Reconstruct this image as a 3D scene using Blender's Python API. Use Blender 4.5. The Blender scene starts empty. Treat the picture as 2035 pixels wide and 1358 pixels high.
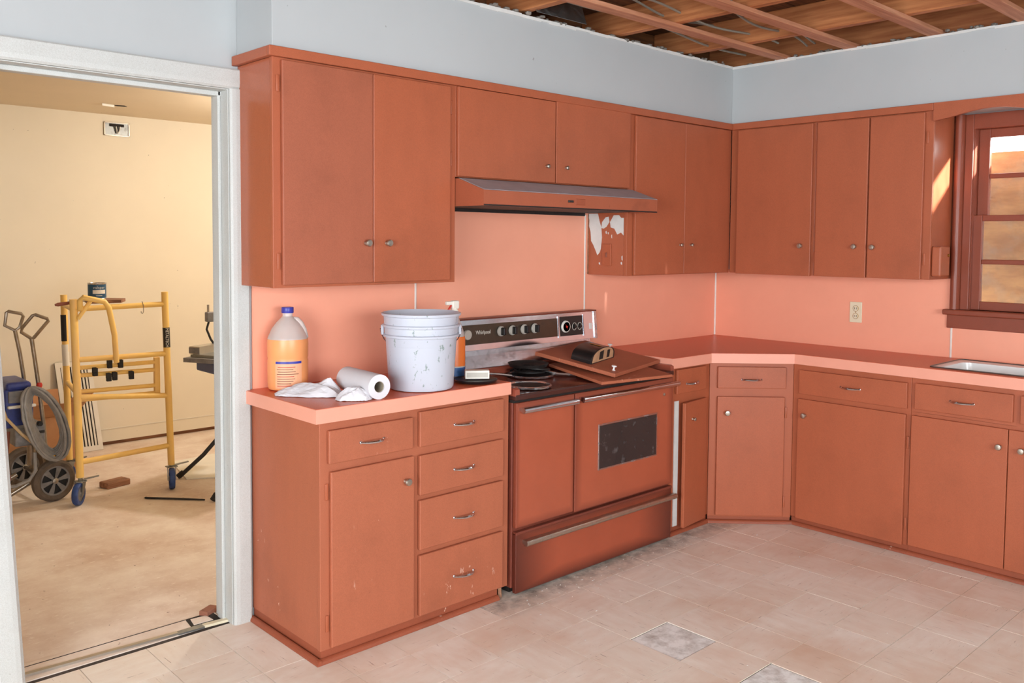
import bpy, bmesh, math, random
from mathutils import Vector, Matrix
random.seed(7)
S = bpy.context.scene
COL = S.collection
PI = math.pi

# ------------------------------------------------------------------ camera, world, lights, exposure
YAW, PITCH, ROLL = math.radians(43.1848), math.radians(-3.0547), math.radians(0.439)
fw = Vector((math.sin(YAW)*math.cos(PITCH), math.cos(YAW)*math.cos(PITCH), math.sin(PITCH)))
rt = Vector((math.cos(YAW), -math.sin(YAW), 0))
up = rt.cross(fw)
rt2 = math.cos(ROLL)*rt + math.sin(ROLL)*up
up2 = -math.sin(ROLL)*rt + math.cos(ROLL)*up
cd = bpy.data.cameras.new('camera')
cam = bpy.data.objects.new('camera', cd); COL.objects.link(cam)
M = Matrix((rt2, up2, -fw)).transposed().to_4x4()
M.translation = Vector((-4.7431, -3.1758, 1.5008))
cam.matrix_world = M
cd.sensor_fit = 'HORIZONTAL'; cd.sensor_width = 36.0
cd.lens = 36.0*1749.566/2035.0
cd.shift_y = -(679.0-571.02)/2035.0
cd.clip_start = 0.05
S.camera = cam

wd = bpy.data.worlds.new('sky'); S.world = wd; wd.use_nodes = True
bg = wd.node_tree.nodes['Background']
bg.inputs['Color'].default_value = (0.90, 0.96, 1.0, 1)
bg.inputs['Strength'].default_value = 16.0

# daylight comes in through the kitchen's other windows, behind and left of the camera
def portal(name, loc, rot, sx, sy):
    l = bpy.data.lights.new(name, 'AREA'); l.shape = 'RECTANGLE'; l.size = sx; l.size_y = sy; l.cycles.is_portal = True
    o = bpy.data.objects.new(name, l); COL.objects.link(o); o.location = loc; o.rotation_euler = rot
KX, KY = -6.6, -5.4                      # the kitchen's left and front walls
LW = (-4.6, -1.6, 0.75, 2.25)            # window in the left wall: y0, y1, z0, z1
FW = (-5.2, -2.4, 0.85, 2.15)            # window in the front wall: x0, x1, z0, z1
portal('window_daylight', (KX-.06, (LW[0]+LW[1])/2, (LW[2]+LW[3])/2), (0, -PI/2, 0), LW[3]-LW[2], LW[1]-LW[0])
portal('window_daylight', ((FW[0]+FW[1])/2, KY-.06, (FW[2]+FW[3])/2), (PI/2, 0, 0), FW[1]-FW[0], FW[3]-FW[2])
sun = bpy.data.lights.new('sun', 'SUN'); sun.energy = 40.0; sun.angle = math.radians(2.5); sun.color = (0.93, 0.96, 1.0)
so_ = bpy.data.objects.new('sun', sun); COL.objects.link(so_)
so_.rotation_euler = Vector((-0.45, 0.85, -0.316)).to_track_quat('-Z', 'Y').to_euler()
# bare warm bulb of the room beyond the doorway
def bulb(name, loc, power, col, r):
    l = bpy.data.lights.new(name, 'POINT'); l.energy = power; l.color = col; l.shadow_soft_size = r
    o = bpy.data.objects.new(name, l); COL.objects.link(o); o.location = loc
bulb('room_bulb', (-1.68, 1.80, 2.12), 60, (1.0, 0.93, 0.84), 0.06)

S.view_settings.view_transform = 'Standard'
S.view_settings.look = 'None'
S.view_settings.gamma = 1.0
S.view_settings.use_curve_mapping = False
S.view_settings.exposure = 0.0

# ------------------------------------------------------------------ materials
def lin(c):
    return tuple(((v/255.0)/12.92 if v/255.0 <= 0.04045 else ((v/255.0+0.055)/1.055)**2.4) for v in c)+(1.0,)
class NT:
    def __init__(s, name):
        s.m = bpy.data.materials.new(name); s.m.use_nodes = True
        s.t = s.m.node_tree; s.b = s.t.nodes['Principled BSDF']
    def n(s, typ, **kw):
        x = s.t.nodes.new(typ)
        for k, v in kw.items(): setattr(x, k, v)
        return x
    def l(s, a, b): s.t.links.new(a, b)
    def coord(s, out='Object'):
        return s.n('ShaderNodeTexCoord').outputs[out]
    def mapping(s, src, scale=(1, 1, 1), rot=(0, 0, 0)):
        mp = s.n('ShaderNodeMapping'); mp.inputs['Scale'].default_value = scale; mp.inputs['Rotation'].default_value = rot
        s.l(src, mp.inputs['Vector']); return mp.outputs[0]
    def noise(s, vec, scale, detail=4, rough=0.6):
        x = s.n('ShaderNodeTexNoise'); x.inputs['Scale'].default_value = scale
        x.inputs['Detail'].default_value = detail; x.inputs['Roughness'].default_value = rough
        s.l(vec, x.inputs['Vector']); return x.outputs['Fac']
    def ramp(s, fac, a, b, ca=(0, 0, 0, 1), cb=(1, 1, 1, 1)):
        r = s.n('ShaderNodeValToRGB'); r.color_ramp.elements[0].position = a; r.color_ramp.elements[1].position = b
        r.color_ramp.elements[0].color = ca; r.color_ramp.elements[1].color = cb
        s.l(fac, r.inputs[0]); return r.outputs[0]
    def mix(s, fac, a, b, bt='MIX'):
        x = s.n('ShaderNodeMix', data_type='RGBA', blend_type=bt)
        for sock, v in ((x.inputs[0], fac), (x.inputs[6], a), (x.inputs[7], b)):
            if isinstance(v, (int, float, tuple)): sock.default_value = v
            else: s.l(v, sock)
        return x.outputs[2]
    def math(s, op, a, b=0.0, clamp=False):
        x = s.n('ShaderNodeMath', operation=op, use_clamp=clamp)
        for sock, v in ((x.inputs[0], a), (x.inputs[1], b)):
            if isinstance(v, (int, float)): sock.default_value = v
            else: s.l(v, sock)
        return x.outputs[0]
    def color(s, v):
        if isinstance(v, tuple): s.b.inputs['Base Color'].default_value = v
        else: s.l(v, s.b.inputs['Base Color'])
    def set(s, rough=0.5, metal=0.0, spec=0.5):
        s.b.inputs['Roughness'].default_value = rough; s.b.inputs['Metallic'].default_value = metal
        s.b.inputs['Specular IOR Level'].default_value = spec
    def bump(s, h, strength=0.1, dist=0.002):
        x = s.n('ShaderNodeBump'); x.inputs['Strength'].default_value = strength; x.inputs['Distance'].default_value = dist
        s.l(h, x.inputs['Height']); s.l(x.outputs[0], s.b.inputs['Normal'])

MAT = {}
def plain(name, c, rough=0.5, metal=0.0, var=0.10, scale=9.0, bump=0.0, spec=0.5, alpha=None):
    m = NT(name); v = m.coord()
    f = m.noise(v, scale, 5)
    c0 = lin(c); dk = tuple(x*(1-var) for x in c0[:3])+(1,); lt = tuple(min(1, x*(1+var)) for x in c0[:3])+(1,)
    m.color(m.ramp(f, 0.3, 0.7, dk, lt)); m.set(rough, metal, spec)
    if bump: m.bump(m.noise(v, scale*14, 3), bump)
    MAT[name] = m.m; return m.m

def paint(name, c, rough=0.45, chips=0.0, var=0.05, grime=0.22, gcol=(96, 52, 34), spec=0.4):
    """old brushed oil paint: faint brush streaks, broad grimy tone, small pale chips"""
    m = NT(name); v = m.coord()
    c0 = lin(c); dk = tuple(x*(1-var) for x in c0[:3])+(1,); lt = tuple(min(1, x*(1+var)) for x in c0[:3])+(1,)
    base = m.ramp(m.noise(m.mapping(v, (5, 5, 1.6)), 2.2, 5), 0.25, 0.75, dk, lt)
    base = m.mix(m.math('MULTIPLY', m.ramp(m.noise(v, 420, 2, 0.8), 0.42, 0.62), 0.22), base, lin(gcol))
    g = m.ramp(m.noise(v, 3.1, 6, 0.65), 0.52, 0.78)
    base = m.mix(m.math('MULTIPLY', g, grime), base, lin(gcol))
    sp = m.ramp(m.noise(v, 60, 2), 0.745, 0.765)
    base = m.mix(m.math('MULTIPLY', sp, 0.35), base, lin(gcol))
    if chips:
        a = m.ramp(m.noise(m.mapping(v, (1, 1, 0.45)), 42, 4, 0.7), 0.645, 0.665)
        b = m.ramp(m.noise(v, 2.6, 3), 0.56, 0.64)
        base = m.mix(m.math('MULTIPLY', m.math('MULTIPLY', a, b), chips), base, lin((232, 200, 180)))
    m.color(base); m.set(rough, 0, spec)
    m.bump(m.noise(m.mapping(v, (60, 60, 8)), 4, 3), 0.12, 0.001)
    MAT[name] = m.m; return m.m

TC = (175, 94, 63)
paint('cabinet_paint', TC, 0.42)
paint('cabinet_paint_gloss', TC, 0.24, spec=0.5)
paint('cabinet_paint_dull', (166, 92, 66), 0.55, grime=0.35)
paint('cabinet_paint_worn', (175, 99, 70), 0.5, chips=0.75)
paint('base_paint', (156, 80, 54), 0.5, chips=0.9, grime=0.5)
paint('window_paint', (140, 70, 50), 0.35, grime=0.3)
plain('backsplash', (240, 163, 135), 0.38, var=0.03, scale=3)
plain('edge_laminate', (231, 160, 137), 0.4, var=0.03, scale=5)
plain('white_trim', (222, 214, 206), 0.45, var=0.06)
m = NT('top_laminate'); v = m.coord()
m.color(m.mix(m.ramp(m.noise(v, 300, 2), 0.45, 0.6), lin((214, 98, 60)), lin((222, 116, 80)))); m.set(0.33, 0, 0.5)
MAT['top_laminate'] = m.m
# plaster walls
def wallmat(name, c, var=0.03, stain=0.0):
    m = NT(name); v = m.coord()
    c0 = lin(c); dk = tuple(x*(1-var) for x in c0[:3])+(1,); lt = tuple(min(1, x*(1+var)) for x in c0[:3])+(1,)
    b = m.ramp(m.noise(v, 1.7, 4), 0.3, 0.7, dk, lt)
    sp = m.ramp(m.noise(v, 34, 2), 0.765, 0.785)
    b = m.mix(m.math('MULTIPLY', sp, 0.5), b, lin((110, 100, 90)))
    m.color(b); m.set(0.7, 0, 0.3); m.bump(m.noise(v, 90, 3), 0.08, 0.001)
    MAT[name] = m.m
wallmat('kitchen_wall', (180, 183, 184))
wallmat('cream_wall', (232, 221, 200))
wallmat('cream_ceiling', (226, 208, 180))
paint('casing_paint', (198, 199, 196), 0.45, var=0.03, grime=0.18, gcol=(120, 110, 96))
# kitchen floor: slab and tiles
m = NT('slab'); v = m.coord()
m.color(m.mix(m.ramp(m.noise(v, 9, 6, 0.7), 0.4, 0.7), lin((74, 62, 54)), lin((48, 40, 34)))); m.set(0.85); m.bump(m.noise(v, 60, 4), 0.4)
MAT['slab'] = m.m
m = NT('screed'); v = m.coord()
m.color(m.mix(m.ramp(m.noise(v, 14, 6, 0.7), 0.42, 0.72), lin((238, 236, 232)), lin((178, 168, 158)))); m.set(0.85); m.bump(m.noise(v, 60, 4), 0.4)
MAT['screed'] = m.m
m = NT('vinyl_tile')
oi = m.n('ShaderNodeObjectInfo'); v0 = m.coord()
off = m.n('ShaderNodeVectorMath', operation='ADD'); cmb = m.n('ShaderNodeCombineXYZ')
r100 = m.math('MULTIPLY', oi.outputs['Random'], 97.0)
m.l(r100, cmb.inputs[0]); m.l(r100, cmb.inputs[1]); m.l(v0, off.inputs[0]); m.l(cmb.outputs[0], off.inputs[1])
v = off.outputs[0]
base = m.mix(oi.outputs['Random'], lin((238, 226, 211)), lin((244, 236, 224)))
cl = m.ramp(m.noise(m.mapping(v, (3, 9, 1)), 2.4, 5), 0.35, 0.7)
base = m.mix(m.math('MULTIPLY', cl, 0.5), base, lin((226, 204, 184)))
st = m.ramp(m.noise(m.mapping(v, (5.5, 70, 1)), 2.0, 4, 0.62), 0.64, 0.70)
base = m.mix(m.math('MULTIPLY', st, 0.7), base, lin((112, 72, 52)))
wh = m.ramp(m.noise(m.mapping(v, (5, 26, 1)), 2.3, 3), 0.68, 0.76)
base = m.mix(m.math('MULTIPLY', wh, 0.35), base, lin((228, 214, 200)))
geo = m.n('ShaderNodeNewGeometry')
gr = m.ramp(m.noise(geo.outputs['Position'], 1.5, 5), 0.48, 0.72)
base = m.mix(m.math('MULTIPLY', gr, 0.6), base, lin((206, 160, 126)))
# tracked-in dirt along the foot of the range and the cabinets
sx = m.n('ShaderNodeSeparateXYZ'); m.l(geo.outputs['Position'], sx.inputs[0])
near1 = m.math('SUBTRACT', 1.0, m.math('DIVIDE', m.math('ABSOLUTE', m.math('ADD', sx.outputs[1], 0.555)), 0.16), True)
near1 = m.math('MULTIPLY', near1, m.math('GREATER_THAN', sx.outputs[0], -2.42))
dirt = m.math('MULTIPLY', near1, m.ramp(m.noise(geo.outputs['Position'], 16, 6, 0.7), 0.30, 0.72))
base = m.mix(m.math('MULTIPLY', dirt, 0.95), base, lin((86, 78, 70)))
m.color(base); m.set(0.42, 0, 0.4); m.bump(m.noise(v, 70, 3), 0.06, 0.001)
MAT['vinyl_tile'] = m.m
m = NT('dusty_subfloor'); v = m.coord()
b = m.mix(m.ramp(m.noise(v, 3.2, 7, 0.65), 0.35, 0.72), lin((238, 224, 210)), lin((206, 178, 158)))
b = m.mix(m.math('MULTIPLY', m.ramp(m.noise(m.mapping(v, (6, 16, 1)), 3.4, 6, 0.75), 0.56, 0.68), 0.75), b, lin((246, 236, 224)))
b = m.mix(m.math('MULTIPLY', m.ramp(m.noise(v, 30, 3), 0.70, 0.73), 0.8), b, lin((110, 72, 52)))
m.color(b); m.set(0.8); m.bump(m.noise(v, 30, 6), 0.25, 0.004)
MAT['dusty_subfloor'] = m.m
# wood
def wood(name, c, dark, rough=0.7, scale=(1.2, 22, 22), var=1.0):
    m = NT(name); oi = m.n('ShaderNodeObjectInfo'); v0 = m.coord()
    off = m.n('ShaderNodeVectorMath', operation='ADD'); cmb = m.n('ShaderNodeCombineXYZ')
    r = m.math('MULTIPLY', oi.outputs['Random'], 31.0); m.l(r, cmb.inputs[0]); m.l(r, cmb.inputs[2])
    m.l(v0, off.inputs[0]); m.l(cmb.outputs[0], off.inputs[1])
    f = m.noise(m.mapping(off.outputs[0], scale), 2.0, 6, 0.62)
    g = m.noise(off.outputs[0], 1.8, 3)
    b = m.ramp(f, 0.34, 0.68, lin(dark), lin(c))
    m.color(m.mix(m.math('MULTIPLY', m.ramp(g, 0.45, 0.75), 0.4*var), b, lin(dark))); m.set(rough); m.bump(f, 0.2, 0.002)
    MAT[name] = m.m
wood('joist_wood', (196, 128, 78), (150, 84, 44), scale=(22, 1.2, 22))
wood('furring_wood', (206, 146, 112), (164, 102, 70))
wood('deck_wood', (126, 76, 36), (62, 34, 16))
wood('plywood', (230, 168, 108), (186, 122, 72), scale=(6, 2.0, 7), var=0.7)
wood('scrap_wood', (176, 124, 90), (112, 72, 50))
# metals and the rest
def metal(name, c, rough=0.2, var=0.12, dirt=0.0, dcol=(70, 52, 40)):
    m = NT(name); v = m.coord(); c0 = lin(c)
    b = m.ramp(m.noise(v, 14, 4), 0.3, 0.7, tuple(x*(1-var) for x in c0[:3])+(1,), c0)
    if dirt:
        d = m.ramp(m.noise(v, 26, 6, 0.7), 0.5, 0.66); b = m.mix(m.math('MULTIPLY', d, dirt), b, lin(dcol))
        m.l(m.math('SUBTRACT', 1.0, m.math('MULTIPLY', d, dirt)), m.b.inputs['Metallic'])
    m.color(b); m.set(rough, 1.0)
    if dirt: pass
    MAT[name] = m.m
metal('chrome', (215, 216, 222), 0.14)
metal('worn_chrome', (205, 203, 204), 0.25, dirt=0.5)
metal('old_nickel', (196, 186, 172), 0.3, dirt=0.25)
metal('galvanised', (150, 152, 150), 0.45, dirt=0.35)
metal('aluminium', (196, 190, 180), 0.4)
metal('bronze_panel', (104, 92, 80), 0.38, dirt=0.3, dcol=(40, 34, 28))
metal('splash_chrome', (214, 216, 224), 0.22, dirt=0.22)
plain('black_enamel', (26, 24, 24), 0.3, var=0.2)
plain('black_rubber', (34, 32, 31), 0.75, var=0.2)
plain('burnt_black', (32, 27, 25), 0.55, var=0.4, scale=30, bump=0.5)
plain('white_enamel', (236, 236, 234), 0.2, var=0.02)
plain('ivory_plastic', (226, 214, 184), 0.4, var=0.03)
plain('brass', (170, 130, 60), 0.35, 1.0)
plain('dark_slot', (30, 22, 18), 0.8)
plain('red_plastic', (196, 44, 30), 0.4)
plain('pale_dial', (190, 182, 170), 0.4)
plain('gypsum', (214, 212, 208), 0.85, var=0.05, scale=20)
plain('dust_debris', (124, 116, 108), 0.95, var=0.35, scale=40)
plain('cable_grey', (142, 134, 120), 0.6)
plain('tan_end', (188, 148, 112), 0.55, var=0.15, scale=20)
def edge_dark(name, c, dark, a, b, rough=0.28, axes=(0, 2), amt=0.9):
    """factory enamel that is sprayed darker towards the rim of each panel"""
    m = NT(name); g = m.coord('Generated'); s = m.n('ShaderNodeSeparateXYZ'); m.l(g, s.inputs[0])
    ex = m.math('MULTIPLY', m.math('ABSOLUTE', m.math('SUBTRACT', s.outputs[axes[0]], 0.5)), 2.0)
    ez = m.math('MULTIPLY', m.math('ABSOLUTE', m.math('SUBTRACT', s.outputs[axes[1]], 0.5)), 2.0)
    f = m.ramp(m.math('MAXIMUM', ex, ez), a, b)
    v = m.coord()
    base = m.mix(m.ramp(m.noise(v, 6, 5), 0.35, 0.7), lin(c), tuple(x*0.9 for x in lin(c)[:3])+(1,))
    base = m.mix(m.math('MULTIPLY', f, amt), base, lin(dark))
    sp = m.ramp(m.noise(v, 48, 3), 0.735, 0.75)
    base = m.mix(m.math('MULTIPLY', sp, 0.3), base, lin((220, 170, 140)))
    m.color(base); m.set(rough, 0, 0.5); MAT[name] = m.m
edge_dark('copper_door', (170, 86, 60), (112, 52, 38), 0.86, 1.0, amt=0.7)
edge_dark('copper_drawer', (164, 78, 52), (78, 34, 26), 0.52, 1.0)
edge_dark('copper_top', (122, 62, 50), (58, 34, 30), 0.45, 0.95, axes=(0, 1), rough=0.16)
plain('copper_body', (116, 56, 42), 0.35, var=0.2)
plain('copper_rim', (150, 76, 58), 0.25, var=0.15)
m = NT('oven_glass'); v = m.coord()
m.color(m.mix(m.math('MULTIPLY', m.ramp(m.noise(v, 26, 4), 0.6, 0.75), 0.25), lin((44, 44, 44)), lin((150, 150, 150)))); m.set(0.12, 0, 0.6); MAT['oven_glass'] = m.m
# clear / translucent things
def glassy(name, c, rough, trans, ior=1.45):
    m = NT(name); m.color(lin(c)); m.set(rough); m.b.inputs['Transmission Weight'].default_value = trans; m.b.inputs['IOR'].default_value = ior
    v = m.coord(); m.bump(m.noise(v, 30, 2), 0.03, 0.001)
    MAT[name] = m.m
m = NT('window_glass')                   # thin dusty pane: clear, with a weak reflection and a film of dirt
tb_ = m.n('ShaderNodeBsdfTransparent'); tb_.inputs[0].default_value = (.93, .94, .92, 1)
gb_ = m.n('ShaderNodeBsdfGlossy'); gb_.inputs['Roughness'].default_value = .08
m1 = m.n('ShaderNodeMixShader'); m2 = m.n('ShaderNodeMixShader')
m1.inputs[0].default_value = .05; m.l(tb_.outputs[0], m1.inputs[1]); m.l(gb_.outputs[0], m1.inputs[2])
m.color(lin((196, 180, 160))); m.set(.8)
m.l(m.math('MULTIPLY', m.ramp(m.noise(m.coord(), 9, 5), .45, .75), .22), m2.inputs[0]); m.l(m1.outputs[0], m2.inputs[1]); m.l(m.b.outputs[0], m2.inputs[2])
m.l(m2.outputs[0], m.t.nodes['Material Output'].inputs['Surface']); MAT['window_glass'] = m.m
glassy('cloudy_plastic', (247, 241, 236), 0.35, 0.55)
plain('orange_cleaner', (240, 158, 100), 0.35, var=0.04, scale=6)
plain('blue_plastic', (52, 54, 150), 0.35)
plain('jug_label', (236, 170, 130), 0.4, var=0.03)
m = NT('bucket_plastic'); v = m.coord()
b = m.mix(m.math('MULTIPLY', m.ramp(m.noise(m.mapping(v, (16, 16, 9)), 3.0, 5, 0.7), 0.62, 0.65), 0.8), lin((190, 193, 204)), lin((112, 132, 122)))
m.color(b); m.set(0.35, 0, 0.4); MAT['bucket_plastic'] = m.m
plain('hood_grey', (166, 166, 172), 0.5, var=0.12)
plain('tissue', (214, 212, 216), 0.85, var=0.02)
plain('card_core', (150, 138, 118), 0.85)
m = NT('cardboard'); v = m.coord()
m.color(m.ramp(m.noise(v, 5, 4), 0.3, 0.7, lin((176, 124, 84)), lin((196, 146, 104)))); m.set(0.85); MAT['cardboard'] = m.m
paint('scaffold_yellow', (246, 204, 112), 0.4, var=0.05, grime=0.45, gcol=(232, 186, 148))
paint('hood_paint', (168, 90, 62), 0.45, grime=0.85, gcol=(92, 46, 30))
plain('sprayer_blue', (44, 56, 122), 0.4, var=0.35, scale=22)
plain('sprayer_grey', (122, 118, 116), 0.5, var=0.3, scale=22)
plain('hose_grey', (140, 136, 132), 0.5, var=0.2, scale=26)
plain('tyre', (96, 82, 70), 0.8, var=0.3, scale=24)
plain('steel_tube', (150, 138, 124), 0.3, 0.8, var=0.25, scale=20)
plain('caster_blue', (44, 70, 128), 0.45, var=0.3, scale=30)
plain('can_blue', (30, 78, 110), 0.4, var=0.1)
plain('off_white', (232, 226, 214), 0.5, var=0.04)
plain('brick', (150, 96, 74), 0.9, var=0.25, scale=20, bump=0.4)
plain('saw_blue', (56, 70, 110), 0.45, var=0.25)
plain('beige_cable', (214, 180, 130), 0.5)
plain('spray_orange', (236, 120, 48), 0.35, var=0.05)
plain('label_blue', (40, 96, 160), 0.4)
plain('handle_brown', (126, 66, 46), 0.5)

# ------------------------------------------------------------------ mesh helpers
class MB:
    def __init__(s): s.b = bmesh.new()
    def box(s, x0, x1, y0, y1, z0, z1, bev=0.0, seg=2):
        x0, x1 = min(x0, x1), max(x0, x1); y0, y1 = min(y0, y1), max(y0, y1); z0, z1 = min(z0, z1), max(z0, z1)
        g = bmesh.ops.create_cube(s.b, size=1.0); vs = g['verts']
        for v in vs:
            v.co = Vector(((x0+x1)/2+v.co.x*(x1-x0), (y0+y1)/2+v.co.y*(y1-y0), (z0+z1)/2+v.co.z*(z1-z0)))
        if bev > 0:
            es = list({e for v in vs for e in v.link_edges})
            bmesh.ops.bevel(s.b, geom=es, offset=min(bev, 0.45*min(x1-x0, y1-y0, z1-z0)), segments=seg, affect='EDGES', profile=0.5)
        return s
    def prism(s, pts, off):
        """polygon pts (3D) extruded by the vector off"""
        off = Vector(off); n = len(pts)
        a = [s.b.verts.new(Vector(p)) for p in pts]; c = [s.b.verts.new(Vector(p)+off) for p in pts]
        s.b.faces.new(a); s.b.faces.new(c[::-1])
        for i in range(n):
            j = (i+1) % n; s.b.faces.new((a[j], a[i], c[i], c[j]))
        return s
    def tube(s, path, r, n=10, closed=False, cap=True):
        P = [Vector(p) for p in path]; N = len(P)
        R = r if isinstance(r, (list, tuple)) else [r]*N
        rings = []; ref = None
        for i, p in enumerate(P):
            if closed: d = (P[(i+1) % N]-P[i-1])
            else: d = (P[min(i+1, N-1)]-P[max(i-1, 0)])
            d.normalize()
            if ref is None: ref = d.orthogonal().normalized()
            else:
                ref = ref-d*ref.dot(d)
                ref = ref.normalized() if ref.length > 1e-6 else d.orthogonal().normalized()
            q = d.cross(ref)
            rings.append([s.b.verts.new(p+(ref*math.cos(2*PI*k/n)+q*math.sin(2*PI*k/n))*R[i]) for k in range(n)])
        for i in range(N if closed else N-1):
            a, c = rings[i], rings[(i+1) % N]
            for k in range(n):
                s.b.faces.new((a[k], a[(k+1) % n], c[(k+1) % n], c[k]))
        if cap and not closed:
            s.b.faces.new(rings[0][::-1]); s.b.faces.new(rings[-1])
        return s
    def lathe(s, prof, n=24, centre=(0, 0, 0), axis='z', cap0=True, cap1=True):
        """profile of (radius, height) revolved about an axis through centre"""
        C = Vector(centre); rings = []
        A = {'z': (Vector((1, 0, 0)), Vector((0, 1, 0)), Vector((0, 0, 1))), 'y-': (Vector((1, 0, 0)), Vector((0, 0, 1)), Vector((0, -1, 0))),
             'x': (Vector((0, 1, 0)), Vector((0, 0, 1)), Vector((1, 0, 0)))}[axis] if isinstance(axis, str) else axis
        for r, h in prof:
            rings.append([s.b.verts.new(C+(A[0]*math.cos(2*PI*k/n)+A[1]*math.sin(2*PI*k/n))*max(r, 1e-5)+A[2]*h) for k in range(n)])
        for a, c in zip(rings, rings[1:]):
            for k in range(n): s.b.faces.new((a[k], a[(k+1) % n], c[(k+1) % n], c[k]))
        if cap0: s.b.faces.new(rings[0][::-1])
        if cap1: s.b.faces.new(rings[-1])
        return s
    def build(s, name, mat, parent=None, loc=(0, 0, 0), smooth=False, rot=(0, 0, 0)):
        bmesh.ops.recalc_face_normals(s.b, faces=s.b.faces[:])
        me = bpy.data.meshes.new(name); s.b.to_mesh(me); s.b.free()
        me.materials.append(MAT[mat])
        if smooth:
            for p in me.polygons: p.use_smooth = True
            try: me.set_sharp_from_angle(angle=math.radians(40))
            except Exception: pass
        o = bpy.data.objects.new(name, me); COL.objects.link(o)
        if parent: o.parent = parent
        o.location = loc; o.rotation_euler = rot
        return o
def tag(o, label=None, cat=None, group=None, kind=None):
    if label: o['label'] = label
    if cat: o['category'] = cat
    if group: o['group'] = group
    if kind: o['kind'] = kind
    return o
def empty(name, loc=(0, 0, 0), rz=0.0, label=None, cat=None, group=None, kind=None):
    o = bpy.data.objects.new(name, None); COL.objects.link(o); o.empty_display_size = 0.05
    o.location = loc; o.rotation_euler = (0, 0, rz)
    return tag(o, label, cat, group, kind)
def inst(src, name, parent, loc, rot=(0, 0, 0), scale=None):
    o = bpy.data.objects.new(name, src); COL.objects.link(o); o.parent = parent; o.location = loc; o.rotation_euler = rot
    if scale: o.scale = scale
    return o
def mesh_of(mb, mat, smooth=True):
    o = mb.build('m', mat, smooth=smooth); me = o.data; bpy.data.objects.remove(o); return me
def text(body, name, mat, parent, loc, size, rot=(PI/2, 0, 0), ext=0.0006, shear=0.0, align='CENTER', sx=1.0):
    c = bpy.data.curves.new(name, 'FONT'); c.body = body; c.size = size; c.extrude = ext; c.align_x = align; c.align_y = 'CENTER'; c.shear = shear
    c.resolution_u = 3
    c.materials.append(MAT[mat])
    q = bpy.data.objects.new(name, c); COL.objects.link(q); dg = bpy.context.evaluated_depsgraph_get(); dg.update()
    me = bpy.data.meshes.new_from_object(q.evaluated_get(dg)); bpy.data.objects.remove(q); bpy.data.curves.remove(c)
    o = bpy.data.objects.new(name, me); COL.objects.link(o); o.parent = parent; o.location = loc; o.rotation_euler = rot; o.scale = (sx, 1, 1)
    return o

# ------------------------------------------------------------------ key measures (metres; corner of the two cabinet walls = origin)
D, DW, DU = 0.513, 0.488, 0.2754
ZC, TH = 0.914, 0.052
ZB, ZT = 1.321, 2.184
ZS = 2.512

# ------------------------------------------------------------------ setting: floor
fl = MB().box(KX-.1, 0.1, KY-.1, 0.05, -0.12, -0.0035).build('floor', 'slab'); tag(fl, kind='structure')
TS = 0.2286
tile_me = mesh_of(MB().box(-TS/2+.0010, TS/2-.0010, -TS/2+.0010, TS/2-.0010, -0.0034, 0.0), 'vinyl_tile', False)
for i in range(-11, 11):
    for j in range(-2, 13):
        xc = -2.418+TS*(i+.5); yc = -0.664-TS*(j-.5)
        if xc > -0.42 or xc < -4.75 or yc > 0.06 or yc < -3.3: continue
        if yc > -0.40 and xc > -3.1: continue
        if xc+yc > -1.05: continue
        if yc < -1.9 and xc < -3.4: continue
        if (i, j) in ((1, 3), (1, 5)):                              # two tiles are missing, bare pale screed shows
            MB().box(xc-TS/2+.003, xc+TS/2-.003, yc-TS/2+.003, yc+TS/2-.003, -.0034, -.0022).build('bare_screed', 'screed', fl); continue
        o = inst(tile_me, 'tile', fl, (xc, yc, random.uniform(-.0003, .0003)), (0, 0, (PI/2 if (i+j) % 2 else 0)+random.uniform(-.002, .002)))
bf = MB().box(-5.2, -0.2, 0.05, 3.55, -0.12, 0.0).build('floor', 'dusty_subfloor'); tag(bf, kind='structure')

# walls
XJ, XL, ZH = -3.235, -4.03, 2.062
XLB, XLT = -3.968, -4.062              # left jamb and casing leaned to compensate for lens distortion the camera lacks
#       # doorway jambs and head
wb = MB()
wb.prism([(KX-.1, 0, 0), (XLB, 0, 0), (XLT, 0, ZH), (XLT, 0, 2.72), (KX-.1, 0, 2.72)], (0, .13, 0)).box(XJ, 0.13, 0, 0.13, 0, 2.72).box(XLT, XJ, 0, 0.13, ZH, 2.72)
wb = wb.build('wall_back', 'kitchen_wall'); tag(wb, kind='structure')
WY0, WY1, WZ0, WZ1 = -1.503, -2.16, 1.165, 2.09
wr = MB()
wr.box(0, 0.12, WY0, 0.0, 0, 2.72).box(0, 0.12, KY-.1, WY1, 0, 2.72).box(0, 0.12, WY1, WY0, 0, WZ0).box(0, 0.12, WY1, WY0, WZ1, 2.72)
wl = MB()
wl.box(KX-.12, KX, KY-.1, LW[0], 0, 2.72).box(KX-.12, KX, LW[1], 0, 0, 2.72).box(KX-.12, KX, LW[0], LW[1], 0, LW[2]).box(KX-.12, KX, LW[0], LW[1], LW[3], 2.72)
tag(wl.build('wall_left', 'kitchen_wall'), kind='structure')
wl = MB()
wl.box(KX, FW[0], KY-.12, KY, 0, 2.72).box(FW[1], 0.12, KY-.12, KY, 0, 2.72).box(FW[0], FW[1], KY-.12, KY, 0, FW[2]).box(FW[0], FW[1], KY-.12, KY, FW[3], 2.72)
tag(wl.build('wall_front', 'kitchen_wall'), kind='structure')
tag(MB().box(KX-.12, .13, KY-.12, .13, 2.72, 2.80).build('light_leak_cover', 'deck_wood'), kind='structure')  # unseen slab added above the deck to keep sky light from leaking in
wr = wr.build('wall_right', 'kitchen_wall'); tag(wr, kind='structure')
so = MB()
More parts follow.
